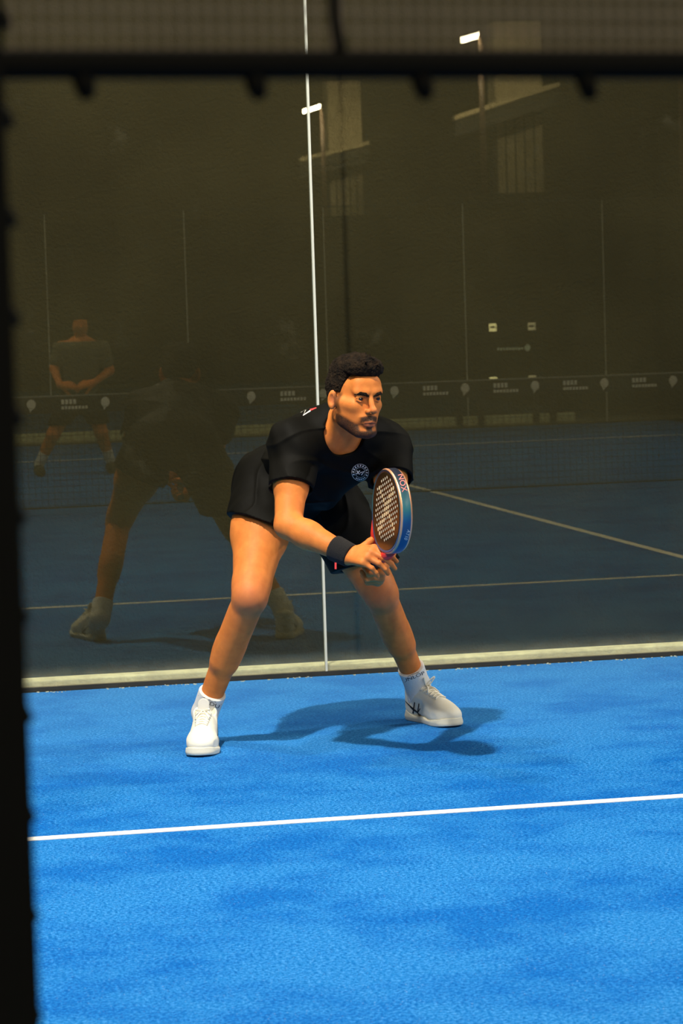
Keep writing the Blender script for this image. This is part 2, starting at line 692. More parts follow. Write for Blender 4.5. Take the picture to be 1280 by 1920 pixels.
# ================================================================== NET
def build_net():
    root = empty('court_net', (XC, Y_NET, 0))
    tag(root, 'black court net with printed top band, mirrored in the glass', 'net')
    x0, x1, H0 = X_L + 1.2, X_R - .1, .80
    blk = mat('net_cord', (.010, .011, .012, 1), .7)
    b = MB()
    c = .045
    t = .0028
    nx = int((x1 - x0) / c)
    for i in range(nx + 1):
        x = x0 + i * c
        b.box(x - t / 2, x + t / 2, Y_NET - t / 2, Y_NET + t / 2, .02, H0 - .1)
    for k in range(int((H0 - .12) / c) + 1):
        z = .02 + k * c
        b.box(x0, x1, Y_NET - t / 2 + .0005, Y_NET + t / 2 + .0005, z - t / 2, z + t / 2)
    tag(b.build('net_mesh', blk, root), kind='stuff')
    MB().box(x0, x1, Y_NET - .006, Y_NET + .006, H0 - .125, H0 - .01).build('top_band', mat('band_fabric', (.016, .016, .015, 1), .8), root)
    MB().tube([(x0, Y_NET, H0 - .005), (x1, Y_NET, H0 - .005)], .006).build('top_cord', mat('grey_cord', (.22, .22, .2, 1), .6), root)
    MB().box(x0, x1, Y_NET - .004, Y_NET + .004, .002, .012).build('bottom_band', blk, root)
    for x in (x0 - .04, x1 + .04):
        MB().box(x - .04, x + .04, Y_NET - .04, Y_NET + .04, 0, H0 + .08).build('net_post', BLACKM, root, bevel=.006)
    pale = mat('band_print', (.88, .80, .66, 1), .7)
    band = [o for o in root.children if o.name.startswith('top_band')][0]
    x = x0 + .1
    k = 0
    Yp = Y_NET + .0066
    while x < x1 - .3:
        z = H0 - .066
        pr = MB()
        if k % 2 == 0:      # round emblem with a tail
            pr.poly([(x + .032 * math.cos(a), Yp, z + .008 + .036 * math.sin(a)) for a in np.linspace(0, 2 * math.pi, 13)[:-1]])
            pr.poly([(x - .018, Yp, z - .016), (x + .012, Yp, z - .022), (x - .012, Yp, z - .05)])
            nm = 'band_emblem'
        else:               # block of lettering
            for i in range(4):
                xx = x - .05 + i * .028
                pr.box(xx, xx + .020, Yp, Yp + .0006, z + .002, z + .036)
            for i in range(8):
                xx = x - .05 + i * .024
                pr.box(xx, xx + .017, Yp, Yp + .0006, z - .034, z - .012)
            nm = 'band_lettering'
        tag(pr.build(nm, pale, band), kind='stuff')
        x += .262
        k += 1
    return root


build_net()

# ================================================================== PLAYER
def skin_material(name, tone, beard_and_shade=(.020, .010, .005, 1)):
    M = bpy.data.materials.new(name)
    M.use_nodes = True
    nt = M.node_tree
    N, L = nt.nodes.new, nt.links.new
    b = nt.nodes['Principled BSDF']
    b.inputs['Roughness'].default_value = .58
    b.inputs['Specular IOR Level'].default_value = .24
    b.inputs['Subsurface Weight'].default_value = .08
    b.inputs['Subsurface Radius'].default_value = (.012, .005, .003)
    b.inputs['Subsurface Scale'].default_value = .6
    tc = N('ShaderNodeTexCoord')
    n = N('ShaderNodeTexNoise')
    n.inputs['Scale'].default_value, n.inputs['Detail'].default_value = 38, 5
    L(tc.outputs['Object'], n.inputs['Vector'])
    r = N('ShaderNodeValToRGB')
    r.color_ramp.elements[0].position, r.color_ramp.elements[1].position = .25, .75
    r.color_ramp.elements[0].color = tuple(c * f for c, f in zip(tone[:3], (.86, .78, .74))) + (1,)
    r.color_ramp.elements[1].color = tuple(c * f for c, f in zip(tone[:3], (1.06, 1.08, 1.08))) + (1,)
    L(n.outputs['Fac'], r.inputs[0])
    col = r.outputs[0]

    def over(attr_name, c, amount, noisy=0):
        nonlocal col
        a = N('ShaderNodeAttribute')
        a.attribute_name = attr_name
        f = a.outputs['Fac']
        mm = N('ShaderNodeMath'); mm.operation = 'MULTIPLY'; mm.inputs[1].default_value = amount
        L(f, mm.inputs[0])
        f = mm.outputs[0]
        if noisy:
            q = N('ShaderNodeTexNoise')
            q.inputs['Scale'].default_value, q.inputs['Detail'].default_value = noisy, 3
            L(tc.outputs['Object'], q.inputs['Vector'])
            mr = N('ShaderNodeMapRange')
            mr.inputs[1].default_value, mr.inputs[2].default_value = .3, .6
            mr.inputs[3].default_value, mr.inputs[4].default_value = .86, 1.0
            L(q.outputs['Fac'], mr.inputs[0])
            m2 = N('ShaderNodeMath'); m2.operation = 'MULTIPLY'
            L(f, m2.inputs[0]); L(mr.outputs[0], m2.inputs[1])
            f = m2.outputs[0]
        x = N('ShaderNodeMix')
        x.data_type = 'RGBA'
        L(f, x.inputs[0])
        L(col, x.inputs[6])
        x.inputs[7].default_value = c
        col = x.outputs[2]
    over('ruddy_and_shade', (.50, .16, .085, 1), .55)
    over('lip', (.36, .10, .06, 1), .6)
    over('beard_and_shade', beard_and_shade, 1.0, 420)
    L(col, b.inputs['Base Color'])
    n2 = N('ShaderNodeTexNoise')
    n2.inputs['Scale'].default_value, n2.inputs['Detail'].default_value = 320, 3
    L(tc.outputs['Object'], n2.inputs['Vector'])
    bp = N('ShaderNodeBump')
    bp.inputs['Strength'].default_value, bp.inputs['Distance'].default_value = .12, .003
    L(n2.outputs['Fac'], bp.inputs['Height'])
    L(bp.outputs[0], b.inputs['Normal'])
    return M


SKIN = skin_material('skin', (.66, .205, .040, 1))
CLOTH = mat('black_jersey', (.0027, .0024, .0014, 1), .66, bump=.12, bscale=500, spec=.08)
HAIRM = mat('dark_hair', (.012, .0068, .0030, 1), .85, bump=.9, bscale=160, var=.8, vscale=60, spec=.12)
SOCKM = mat('white_sock', (.82, .80, .74, 1), .85, bump=.5, bscale=500)
SHOEM = mat('white_shoe', (.84, .80, .66, 1), .55, bump=.15, bscale=500)
SOLEM = mat('shoe_sole', (.70, .67, .54, 1), .6)
LACEM = mat('lace', (.85, .80, .66, 1), .8)
INK = mat('black_print', (.008, .008, .009, 1), .6)
WINK = mat('white_print', (.80, .78, .70, 1), .6)
REDP = mat('red_print', (.75, .05, .05, 1), .5)
EYEW = mat('shaded_eye_white', (.17, .115, .080, 1), .3)  # darkened white, the shade of the socket is put into the colour
EYED = mat('iris', (.012, .007, .004, 1), .15)


def hand(S, wrist, hy, hz, curl, spread, side, thumb, sc=1.0):
    """palm and five fingers; hy to the fingers, hz out of the palm, hx to the thumb (side +-1 keeps handedness)"""
    hy = nrm(hy)
    hz = np.array(hz, float)
    hz = nrm(hz - hy * (hz @ hy))
    hx = np.cross(hy, hz) * side
    W0 = np.array(wrist, float)
    Lc = lambda x, y, z: W0 + (hx * x + hy * y + hz * z) * sc
    kn = [(.030, .093, 0), (.010, .097, -.003), (-.011, .092, -.002), (-.030, .083, .002)]
    for k in kn:
        S.add(Cone(Lc(k[0] * .5, .0, .0), Lc(*k), .017 * sc, .0125 * sc), .014)
    S.add(Cone(Lc(.012, .03, .008), Lc(-.014, .06, .008), .017 * sc, .016 * sc), .012)
    ln = [(.043, .026, .021), (.047, .030, .022), (.043, .028, .021), (.034, .021, .019)]
    rad = [(.0100, .0090, .0080, .0070), (.0103, .0092, .0082, .0072), (.0098, .0088, .0078, .0068), (.0088, .0078, .0070, .0062)]
    for i in range(4):
        p = Lc(*kn[i])
        ang = 0.0
        sp = spread[i]
        for j in range(3):
            ang += R(curl[i][j])
            d = hy * math.cos(ang) * math.cos(sp) + hx * math.sin(sp) * math.cos(ang) + hz * math.sin(ang)
            q = p + nrm(d) * ln[i][j] * sc
            S.add(Cone(p, q, rad[i][j] * sc, rad[i][j + 1] * sc), .004 if j else .008)
            p = q
    p = Lc(.022, .022, .006)
    rr = [.016, .0125, .0108, .0085]
    for j, (d, l) in enumerate(zip(thumb, (.046, .034, .028))):
        d = nrm(hx * d[0] + hy * d[1] + hz * d[2])
        q = p + d * l * sc
        S.add(Cone(p, q, rr[j] * sc, rr[j + 1] * sc), .010 if j == 0 else .004)
        p = q
    return Lc


def head_ops(S, Hm):
    """Hm(x, y, z): x to the wearer's left, y out of the face, z up"""
    ax = np.stack([Hm(1, 0, 0) - Hm(0, 0, 0), Hm(0, 1, 0) - Hm(0, 0, 0), Hm(0, 0, 1) - Hm(0, 0, 0)])
    s = np.linalg.norm(ax[0])
    M = ax / s
    E = lambda c, r, k=.012: S.add(Ell(Hm(*c), np.array(r) * s, M), k)
    Cn = lambda a, b, ra, rb, k=.01: S.add(Cone(Hm(*a), Hm(*b), ra * s, rb * s), k)
    E((0, -.018, .042), (.075, .094, .082))
    E((0, .032, -.022), (.061, .060, .088), .02)
    for x in (-1, 1):
        Cn((x * .052, -.002, -.052), (x * .022, .066, -.094), .018, .019, .02)
        Cn((x * .040, .060, -.010), (x * .056, .028, -.004), .020, .018, .014)
        Cn((x * .012, .0895, .030), (x * .040, .078, .032), .0105, .011, .010)
        Cn((x * .056, .018, -.005), (x * .050, .02, -.060), .018, .016, .02)
    E((0, .066, .055), (.052, .030, .038), .02)
    E((0, .078, -.098), (.021, .019, .017), .014)
    E((0, .082, -.055), (.030, .018, .024), .012)
    for x in (-1, 1):
        S.sub(Ell(Hm(x * .0315, .101, .011), np.array((.0185, .0165, .0125)) * s, M), .009)
        S.add(Ell(Hm(x * .0315, .0755, .011), np.array((.0135, .0125, .0115)) * s, M), .0015)
        # lids
        Cn((x * .020, .0865, .0165), (x * .033, .0895, .0205), .0030, .0034, .003)
        Cn((x * .033, .0895, .0205), (x * .045, .0805, .0150), .0034, .0028, .003)
        Cn((x * .021, .0865, .006), (x * .034, .0880, .0035), .0024, .0026, .003)
        Cn((x * .034, .0880, .0035), (x * .044, .0805, .008), .0026, .0024, .003)
    Cn((0, .088, .024), (0, .106, -.012), .0085, .0090, .007)
    E((0, .1125, -.022), (.0115, .0125, .0105), .006)
    for x in (-1, 1):
        E((x * .0125, .1005, -.0265), (.0080, .0110, .0080), .004)
        S.sub(Ell(Hm(x * .0065, .1065, -.0345), np.array((.0035, .005, .004)) * s, M), .002)
    # lips
    Cn((-.021, .0905, -.0640), (0, .1005, -.0590), .0035, .0055, .004)
    Cn((.021, .0905, -.0640), (0, .1005, -.0590), .0035, .0055, .004)
    Cn((-.017, .0900, -.0690), (.017, .0900, -.0690), .0045, .0045, .004)
    Cn((-.008, .0945, -.0710), (.008, .0945, -.0710), .0054, .0054, .005)
    S.sub(Cone(Hm(-.020, .0985, -.0652), Hm(0, .1075, -.0648), .0018 * s, .0022 * s), .002)
    S.sub(Cone(Hm(.020, .0985, -.0652), Hm(0, .1075, -.0648), .0018 * s, .0022 * s), .002)
    # ears
    for x in (-1, 1):
        tl = [M[0] * .93 + M[1] * .36 * x, M[1] * .93 - M[0] * .36 * x, M[2] - M[1] * .15]
        S.add(Ell(Hm(x * .0835, .000, .004), np.array((.0090, .0175, .0310)) * s, np.stack([nrm(t) for t in tl])), .006)
        S.sub(Ell(Hm(x * .0950, .006, .005), np.array((.0120, .0115, .0205)) * s, np.stack([nrm(t) for t in tl])), .002)


def head_local(P, Hm):
    o = Hm(0, 0, 0)
    ax = np.stack([Hm(1, 0, 0) - o, Hm(0, 1, 0) - o, Hm(0, 0, 1) - o])
    s = np.linalg.norm(ax[0])
    return (P - o) @ (ax / s).T / s


def build_player():
    root = empty('person', ROOT)
    tag(root, 'person in black kit and white shoes crouching with a racket before the glass', 'person')
    V_ = -fw
    U_ = rt
    # ---- joints: pixel they are seen at, and metres in front of the standing line
    pel = at(552, 896, .00)
    hipR, hipL = at(502, 908, .06), at(590, 903, -.04)
    kneR, ankR = at(468, 1118, .36), at(384, 1336, .155)
    kneL, ankL = at(714, 1112, .04), at(783, 1285, -.19)
    neck = at(633, 806, .40)
    shR, shL = at(551, 838, .44), at(722, 838, .26)
    elR, wrR = at(540, 985, .58), at(655, 1041, .70)
    elL = at(742, 958, .42)
    hc = at(665, 751, .50)               # head centre, between the ears
    # ---- racket frame decides where the hands close
    ndir = nrm(-.945 * U_ + .327 * V_)
    Mj = nrm(.10 * U_ + .995 * zz)
    Mj = nrm(Mj - ndir * (Mj @ ndir))
    mn = nrm(np.cross(Mj, ndir))
    if mn @ V_ < 0:
        mn = -mn
    rax = nrm(math.cos(R(43)) * Mj + math.sin(R(43)) * mn)      # from handle to tip
    rc = at(735, 957, .84)                                       # centre of the racket head
    grip = rc - rax * .285                                       # middle of the handle
    # ---- head axes
    ya = R(31)
    fy = nrm(V_ * math.cos(ya) + U_ * math.sin(ya) - zz * .06)
    fx = nrm(np.cross(fy, zz))
    fx = -fx if fx @ U_ < 0 else fx
    fx = nrm(fx - .03 * zz)
    fz = nrm(np.cross(fx, fy))
    fz = fz if fz[2] > 0 else -fz
    hs = .985
    Hm = lambda x, y, z: hc + (fx * x + fy * y + fz * z) * hs
    # ---- torso axes
    tz = nrm(neck - pel)
    tx = nrm((shL - shR) - tz * ((shL - shR) @ tz))
    ty = np.cross(tz, tx)
    ty = ty if ty @ V_ > 0 else -ty
    TM = np.stack([tx, ty, tz])
    pt = lambda t, y=0, x=0: lerp(pel, neck, t) + ty * y + tx * x

    def torso(S, g=0.0, k=.05):
        S.add(Ell(pt(.02, -.010), (.140 + g, .106 + g, .122 + g), TM), k)
        S.add(Ell(pt(.34, -.010), (.126 + g, .100 + g, .155 + g), TM), k)
        S.add(Ell(pt(.68, .004), (.155 + g, .112 + g, .160 + g), TM), k)
        S.add(Cone(lerp(shR, shL, .10) - ty * .01, lerp(shR, shL, .90) - ty * .01, .060 + g, .060 + g), k)
        for s_ in (shR, shL):
            S.add(Cone(neck + fz * .015, s_ + tz * .01, .048 + g * .6, .050 + g), k)
            S.add(Cone(pt(.72, .04, .07 if s_ is shL else -.07), s_, .06 + g, .05 + g), k)
    frames = {}
    for sd, toe_f, dr in ((-1, fl(374, 1420), V_ * .99 - U_ * .045), (1, fl(853, 1364), V_ * .87 + U_ * .49)):
        yd = nrm(np.array([dr[0], dr[1], 0]))
        xd = np.array([-yd[1], yd[0], 0])
        frames[sd] = (toe_f - yd * .285, xd if xd @ U_ > 0 else -xd, yd)
    B = Solid()
    torso(B)
    B.add(Cone(neck - tz * .03, Hm(0, -.028, -.045), .060, .054), .022)
    for s_ in (-1, 1):
        B.add(Cone(neck + tx * s_ * .03 + ty * .06 - tz * .01, Hm(s_ * .055, -.02, -.04), .014, .013), .018)
    head_ops(B, Hm)
    # legs
    for hip, kn, an, toe, sd in ((hipR, kneR, ankR, at(377, 1400, .38), -1), (hipL, kneL, ankL, at(850, 1362, .09), 1)):
        B.add(Cone(hip, lerp(hip, kn, .45), .098, .092), .04)
        B.add(Cone(lerp(hip, kn, .40), lerp(hip, kn, .92), .091, .059), .03)
        B.add(Cone(lerp(hip, kn, .9), kn, .060, .055), .02)
        fwd = nrm(kn - lerp(hip, an, .5))
        bk = -fwd
        B.add(Ell(kn + fwd * .018, (.045, .045, .052), np.stack([tx, np.cross(zz, tx), zz])), .02)
        B.add(Cone(kn - zz * .01, lerp(kn, an, .55), .050, .046), .02)
        B.add(Cone(lerp(kn, an, .12) + bk * .018, lerp(kn, an, .45) + bk * .022, .045, .046), .02)
        B.add(Cone(lerp(kn, an, .40) + bk * .014, an, .043, .035), .02)
        ho, hx_, hy_ = frames[sd]
        B.add(Cone(an, ho + hy_ * .058 + zz * .060, .034, .027), .015)
        B.add(Cone(ho + hy_ * .058 + zz * .055, ho + hy_ * .20 + zz * .036, .026, .022), .015)
    # arms
    B.add(Cone(shR, lerp(shR, elR, .5), .056, .054), .03)
    B.add(Cone(lerp(shR, elR, .4), elR, .053, .042), .02)
    B.add(Cone(elR, lerp(elR, wrR, .35), .042, .044), .015)
    B.add(Cone(lerp(elR, wrR, .3), wrR, .044, .028), .015)
    B.add(Cone(shL, lerp(shL, elL, .5), .056, .052), .03)
    B.add(Cone(lerp(shL, elL, .4), elL, .050, .040), .02)
    # right hand: laid over the throat of the racket, back of the hand up
    tgt = at(697, 1041, .775)
    hyR = nrm(tgt - wrR)
    hzR = nrm(-.72 * V_ - .55 * zz + .0 * U_)
    hand(B, wrR, hyR, hzR, [(24, 34, 22), (34, 36, 22), (40, 36, 24), (46, 38, 24)], [-.02, .0, -.02, -.06], 1 if np.cross(hyR, hzR) @ zz > 0 else -1,
         [(.86, .52, -.02), (.74, .66, -.10), (.62, .78, -.08)], .97)
    # left hand: fist round the handle
    palmn = nrm(-U_ * .86 - V_ * .25 - rax * .0)
    palmn = nrm(palmn - rax * (palmn @ rax))
    hyL = nrm(np.cross(palmn, rax))
    hyL = hyL if (hyL @ V_ - hyL @ zz * .2) > 0 else -hyL
    wrL = grip - palmn * .030 - hyL * .075
    sdL = 1 if np.cross(hyL, palmn) @ rax > 0 else -1
    hand(B, wrL, hyL, palmn, [(62, 75, 55), (62, 78, 55), (64, 78, 55), (66, 78, 55)], [0, 0, 0, 0], sdL,
         [(.55, .5, .65), (.35, .8, .5), (.1, .8, .6)], 1.0)
    B.add(Cone(elL, lerp(elL, wrL, .35), .040, .042), .015)
    B.add(Cone(lerp(elL, wrL, .3), wrL, .041, .028), .015)
    v, q = polygonize(B, .003)
    body = np_mesh('body', v, q, SKIN, root)
    # ---- skin colouring, plus shade painted into the lip crease and ears
    hl = head_local(v, Hm)
    x, y, z = hl.T
    inh = (np.abs(x) < .085) & (y > -.05) & (z > -.14) & (z < .1) & (np.linalg.norm(hl, axis=1) < .16)
    jaw = sstep(-z, .012, .046) * sstep(y, -.010, .010)
    upper_cut = sstep(-z, .024 + .62 * np.clip(y - .02, 0, .05), .042 + .6 * np.clip(y - .02, 0, .05))
    beard_and_shade = jaw * upper_cut
    beard_and_shade = np.maximum(beard_and_shade, sstep(y, .004, .016) * (1 - sstep(y, .026, .036)) * (1 - sstep(z, .02, .035)) * sstep(z, -.06, -.03) * .75)
    must = sstep(y, .060, .070) * (1 - sstep(np.abs(z + .0480 + .22 * np.abs(x)), .0065, .0115)) * (1 - sstep(np.abs(x), .027, .037))
    beard_and_shade = np.maximum(beard_and_shade, np.clip(must, 0, 1))
    soul = (np.abs(x) < .012) & (z < -.076) & (y > .08)
    gap = sstep(np.abs(x), .008, .014) * (1 - sstep(np.abs(x), .026, .034)) * sstep(z, -.094, -.086) * (1 - sstep(z, -.074, -.066)) * (y > .06)
    beard_and_shade = beard_and_shade * (1 - .7 * gap)
    beard_and_shade = np.maximum(beard_and_shade, (1 - sstep(np.abs(x), .006, .011)) * (1 - sstep(z, -.081, -.077)) * (y > .07))
    lipm = (np.abs(x) < .021) & (z > -.078 + np.abs(x) * .25) & (z < -.0575 - np.abs(x) * .15) & (y > .080)
    lipf = np.where(lipm, 1.0, 0.0)
    beard_and_shade = np.where(lipm, beard_and_shade * .1, beard_and_shade) * inh
    beard_and_shade = np.maximum(beard_and_shade, inh * .85 * (1 - sstep(np.abs(z + .0652), .0010, .0034)) * (np.abs(x) < .021) * (y > .075))  # dark crease between the lips, painted in with the beard tone
    beard_and_shade = beard_and_shade * (z > -.125)
    ruddy_and_shade = inh * (.5 * np.exp(-((np.abs(np.abs(x) - .082) / .01) ** 2)) * (y < .01) + .5 * np.exp(-(((x) / .014) ** 2 + ((z + .02) / .016) ** 2)) * (y > .09))
    for sx_ in (-1, 1):
        ruddy_and_shade = np.maximum(ruddy_and_shade, 1.3 * np.exp(-((np.linalg.norm((hl - np.array([sx_ * .087, .006, .004])) / np.array([1, .8, 1.5]), axis=1) / .0105) ** 2)))  # ear hollows darkened in colour to show their depth
    for kn in (kneR, kneL):
        ruddy_and_shade = np.maximum(ruddy_and_shade, .75 * np.exp(-((np.linalg.norm(v - kn - V_ * .05, axis=1) / .075) ** 2)))
    for h_ in (grip, wrR + hyR * .14):
        ruddy_and_shade = np.maximum(ruddy_and_shade, .35 * np.exp(-((np.linalg.norm(v - h_, axis=1) / .06) ** 2)))
    attr(body, 'beard_and_shade', np.clip(beard_and_shade, 0, 1))
    attr(body, 'lip', lipf * inh)
    attr(body, 'ruddy_and_shade', ruddy_and_shade)
    # ---- eyes and brows
    for s_ in (-1, 1):
        S = Solid().add(Ell(Hm(s_ * .0315, .0765, .0115), np.array((.0125, .0122, .0110)) * hs, np.stack([fx, fy, fz])), .001)
        ev, eq = polygonize(S, .0012)
        e = np_mesh('eye', ev, eq, EYEW, root)
        gaze = nrm(fy + fx * .12)
        c0 = Hm(s_ * .0315, .0765, .0115)
        S = Solid().add(Ell(c0 + gaze * .0056, (.0088, .0088, .0088)), .001)
        ev, eq = polygonize(S, .0009)
        np_mesh('iris', ev, eq, EYED, e)
        bp = [(.010, .0965, .0215, .0034), (.022, .0980, .0268, .0052), (.036, .0920, .0298, .0048), (.0490, .0790, .0255, .0024)]
        S = Solid()
        for a, b in zip(bp, bp[1:]):
            S.add(Cone(Hm(s_ * a[0], a[1], a[2]), Hm(s_ * b[0], b[1], b[2]), a[3], b[3]), .002)
        S.post = lambda P, d: d + .0007 * wavy(P, 1500, 6, 3)
        ev, eq = polygonize(S, .0011)
        np_mesh('eyebrow', ev, eq, HAIRM, root)
    # ---- hair: faded sides, long curly top swept forward
    Hs = Solid()
    Mh = np.stack([fx, fy, fz])
    Hs.add(Ell(Hm(0, -.020, .046), np.array((.0795, .0985, .0865)) * hs, Mh), .01)
    Hs.add(Ell(Hm(0, .000, .104), np.array((.070, .092, .046)) * hs, Mh), .02)
    Hs.add(Ell(Hm(.0, .060, .108), np.array((.062, .040, .032)) * hs, Mh), .02)
    rs = np.random.RandomState(11)
    for i in range(120):
        a = rs.uniform(-1, 1) * .060
        b = rs.uniform(-.075, .088)
        if (a / .066) ** 2 + (b / .092) ** 2 > 1.1:
            continue
        ztop = .145 - 1.6 * a * a / .066 - .022 * ((b - .02) / .09) ** 2
        p = np.array([a, b, ztop - .006 + rs.uniform(-.004, .004)])
        dd = np.array([rs.uniform(-.014, .014), rs.uniform(-.004, .020), rs.uniform(.001, .011)])
        Hs.add(Cone(Hm(*p), Hm(*(p + dd)), .0085, .0055), .004)
    for i in range(260):
        th, u_ = rs.uniform(0, 6.283), math.sqrt(rs.rand())
        a, b = .066 * u_ * math.cos(th), .006 + .086 * u_ * math.sin(th)
        zt = .146 - 1.6 * a * a / .066 - .024 * ((b - .02) / .09) ** 2
        p = np.array([a, b, zt - .010])
        out_ = nrm(np.array([a * 5, (b - .0) * 4 + .25, .8]) + rs.normal(size=3) * .45)
        mid = p + out_ * rs.uniform(.010, .016)
        tip = mid + nrm(out_ + rs.normal(size=3) * .8) * rs.uniform(.004, .009)
        Hs.add(Cone(Hm(*p), Hm(*mid), .0042, .0032), .002)
        Hs.add(Cone(Hm(*mid), Hm(*tip), .0032, .0014), .002)

    def hair_post(P, d):
        l = head_local(P, Hm)
        x, y, z = l[..., 0], l[..., 1], l[..., 2]
        d = d + .0014 * wavy(P, 900, 8, 7) + .0022 * wavy(P, 330, 6, 9) + .0045 * wavy(P, 150, 6, 10) * sstep(z, .05, .11)
        line_ = np.where(y > .030, .083 + .2 * np.clip(np.abs(x) - .03, 0, .05), 0)
        line_ = np.where(y <= .030, .030, line_)
        line_ = np.where(y < -.016, .030 - (-.016 - y) * 1.9, line_)
        line_ = np.maximum(line_, -.062)
        sl = np.clip((y - .022) / .02, 0, 1)
        line_ = np.where((y > .022) & (y < .042), .030 + sl * .050, line_)
        cut = line_ - z
        return np.maximum(d, cut * .8)
    Hs.post = hair_post
    hv, hq = polygonize(Hs, .0021)
    np_mesh('hair', hv, hq, HAIRM, root)
    # ---- shirt
    T = Solid()
    torso(T, .014, .05)
    T.add(Cone(shR, lerp(shR, elR, .55), .076, .072), .03)
    T.add(Cone(shL, lerp(shL, elL, .55), .076, .072), .03)
    T.add(Cone(pt(.66, .05, -.005) - zz * .045, pt(.25, .04, -.02) - zz * .03, .092, .105), .04)
    T.sub(Cone(neck + tz * .012 + ty * .018, Hm(0, -.01, -.10) + ty * .0, .064, .085), .008)
    for s_, e_ in ((shR, elR), (shL, elL)):
        d_ = nrm(e_ - s_)
        T.sub(Cone(lerp(s_, e_, .47), lerp(s_, e_, .95), .0655, .066), .006)

    def shirt_post(P, d):
        fold = .0075 * wavy(P, 38, 5, 21) + .0045 * wavy(P, 85, 6, 22)
        # drag lines running from the arm-pits to the waist
        s1 = (P - pel) @ tz
        s2 = (P - pel) @ tx
        fold = fold + .005 * np.sin(60 * s2 + 34 * s1 + 3 * np.sin(9 * s1)) * sstep(s1, .02, .12) * (1 - sstep(s1, .30, .40))
        # sharp wrinkles drawn out from the shoulders and the waist
        fold = fold - .0042 * np.clip(1 - 5 * np.abs(wavy(P @ np.stack([tx, ty * .5, zz * 1.6]).T, 26, 4, 25)), 0, 1) ** 2
        d = d + fold
        for s_, e_ in ((shR, elR), (shL, elL)):
            dd = nrm(e_ - s_)
            L_ = np.linalg.norm(e_ - s_)
            al = (P - s_) @ dd
            rad = np.linalg.norm((P - s_) - al[..., None] * dd, axis=-1)
            near = (rad < .12) & (al > .05)
            d = np.where(near, np.maximum(d, al - .53 * L_), d)
        hem = -(P - pel) @ tz - .055
        return np.maximum(d, hem)
    T.post = shirt_post
    tv, tq = polygonize(T, .0032)
    shirt = np_mesh('t_shirt', tv, tq, CLOTH, root)
    # collar band
    S = Solid()
    cn = neck + tz * .016 + ty * .016
    nz_ = nrm(Hm(0, -.01, -.10) - cn)
    a_ = nrm(np.cross(nz_, tx))
    b_ = np.cross(nz_, a_)
    # ---- shorts
    S2 = Solid()
    S2.add(Ell(pt(.02, -.008), (.154, .120, .134), TM), .04)
    S2.add(Ell(pt(.25, .004), (.138, .102, .110), TM), .04)
    legs = []
    for hip, kn, en, r0, r1 in ((hipR, kneR, .52, .113, .122), (hipL, kneL, .76, .113, .110)):
        dd = nrm(kn - hip)
        if en < .6:          # the hem rides up level round the raised thigh
            hp = at(486, 984, .2)
            vw = nrm(hp - CAM)
            nd = nrm(np.cross(vw, at(540, 1008, .2) - at(432, 964, .2)))
            nd = nd if nd[2] < 0 else -nd
            nd = nrm(nd + V_ * .16)
        else:
            hp = lerp(hip, kn, en)
            nd = nrm(dd * .85 - zz * .1 - U_ * .25)
        legs.append((hip, dd, nd, hp))
        S2.add(Cone(hip, lerp(hip, kn, en + .15), r0, r1), .05)
        S2.sub(Cone(lerp(hip, kn, en + .02), lerp(hip, kn, en + .5), r1 - .026, r1 - .026), .006)

    def shorts_post(P, d):
        d = d + .0045 * wavy(P, 34, 5, 31) + .0025 * wavy(P, 80, 6, 32) - .006 * np.clip(1 - 5 * np.abs(wavy(P, 24, 4, 35)), 0, 1) ** 2
        for hip, dd, nd, hp in legs:
            al = (P - hip) @ dd
            rad = np.linalg.norm((P - hip) - al[..., None] * dd, axis=-1)
            d = np.where((rad < .18) & (al > .06), np.maximum(d, (P - hp) @ nd), d)
        return np.maximum(d, ((P - pel) @ nrm(tz * .45 + zz * .9)) - .13)
    S2.post = shorts_post
    sv, sq = polygonize(S2, .0035)
    np_mesh('shorts', sv, sq, CLOTH, root)
    # ---- shirt prints
    bv = bvh_of(shirt)
    lo = at(675, 886, .5)
    vd = nrm(lo - CAM)
    prt = [ring2d(.0262, .0272, 40), ring2d(.0155, .0163, 40)]
    for k in range(11):                                  # ring of tiny lettering
        a0 = R(200 - k * 22)
        prt.append(ring2d(.0190, .0243, 2, a0 - R(8), a0 + R(1)))
        prt.append(ring2d(.0190, .0206, 2, a0 + R(1), a0 + R(5)))
    for k in range(6):
        a0 = R(232 + k * 15)
        prt.append(ring2d(.0196, .0238, 2, a0, a0 + R(9)))
    prt.append(stroke2d([(-.011, .006), (-.002, -.006)], .0032))
    prt.append(stroke2d([(-.012, -.005), (-.001, .006)], .0032))
    prt.append(stroke2d([(.000, -.001), (.013, .004), (.004, -.008)], .0032))
    decal('chest_emblem', join2d(prt), lo, CR, CU, vd, bv, WINK, shirt)
    so = at(574, 772, .40)
    dn = nrm(vd * .75 - zz * .6)
    decal('shoulder_letter', stroke2d([(-.021, .000), (-.001, .011), (-.009, -.011), (.013, .004)], [.004, .006, .006, .005]), so, CR, CU, vd, bv, WINK, shirt)
    decal('shoulder_mark', stroke2d([(.012, .006), (.032, .013)], [.007, .003]), so, CR, CU, vd, bv, REDP, shirt)
    # ---- wristband
    wd = nrm(wrR - elR)
    wc = wrR - wd * .028
    S3 = Solid().add(Cone(wc - wd * .022, wc + wd * .022, .0405, .0375), .004)
    S3.post = lambda P, d: np.maximum(np.maximum(d, np.abs((P - wc) @ wd) - .033 + .0), -(np.linalg.norm((P - wc) - ((P - wc) @ wd)[..., None] * wd, axis=-1) - .024))
    wv, wq = polygonize(S3, .0022)
    np_mesh('wristband', wv, wq, mat('towelling', (.010, .009, .009, 1), .95, bump=.8, bscale=700), root)
    tg = at(629, 1061, .72)
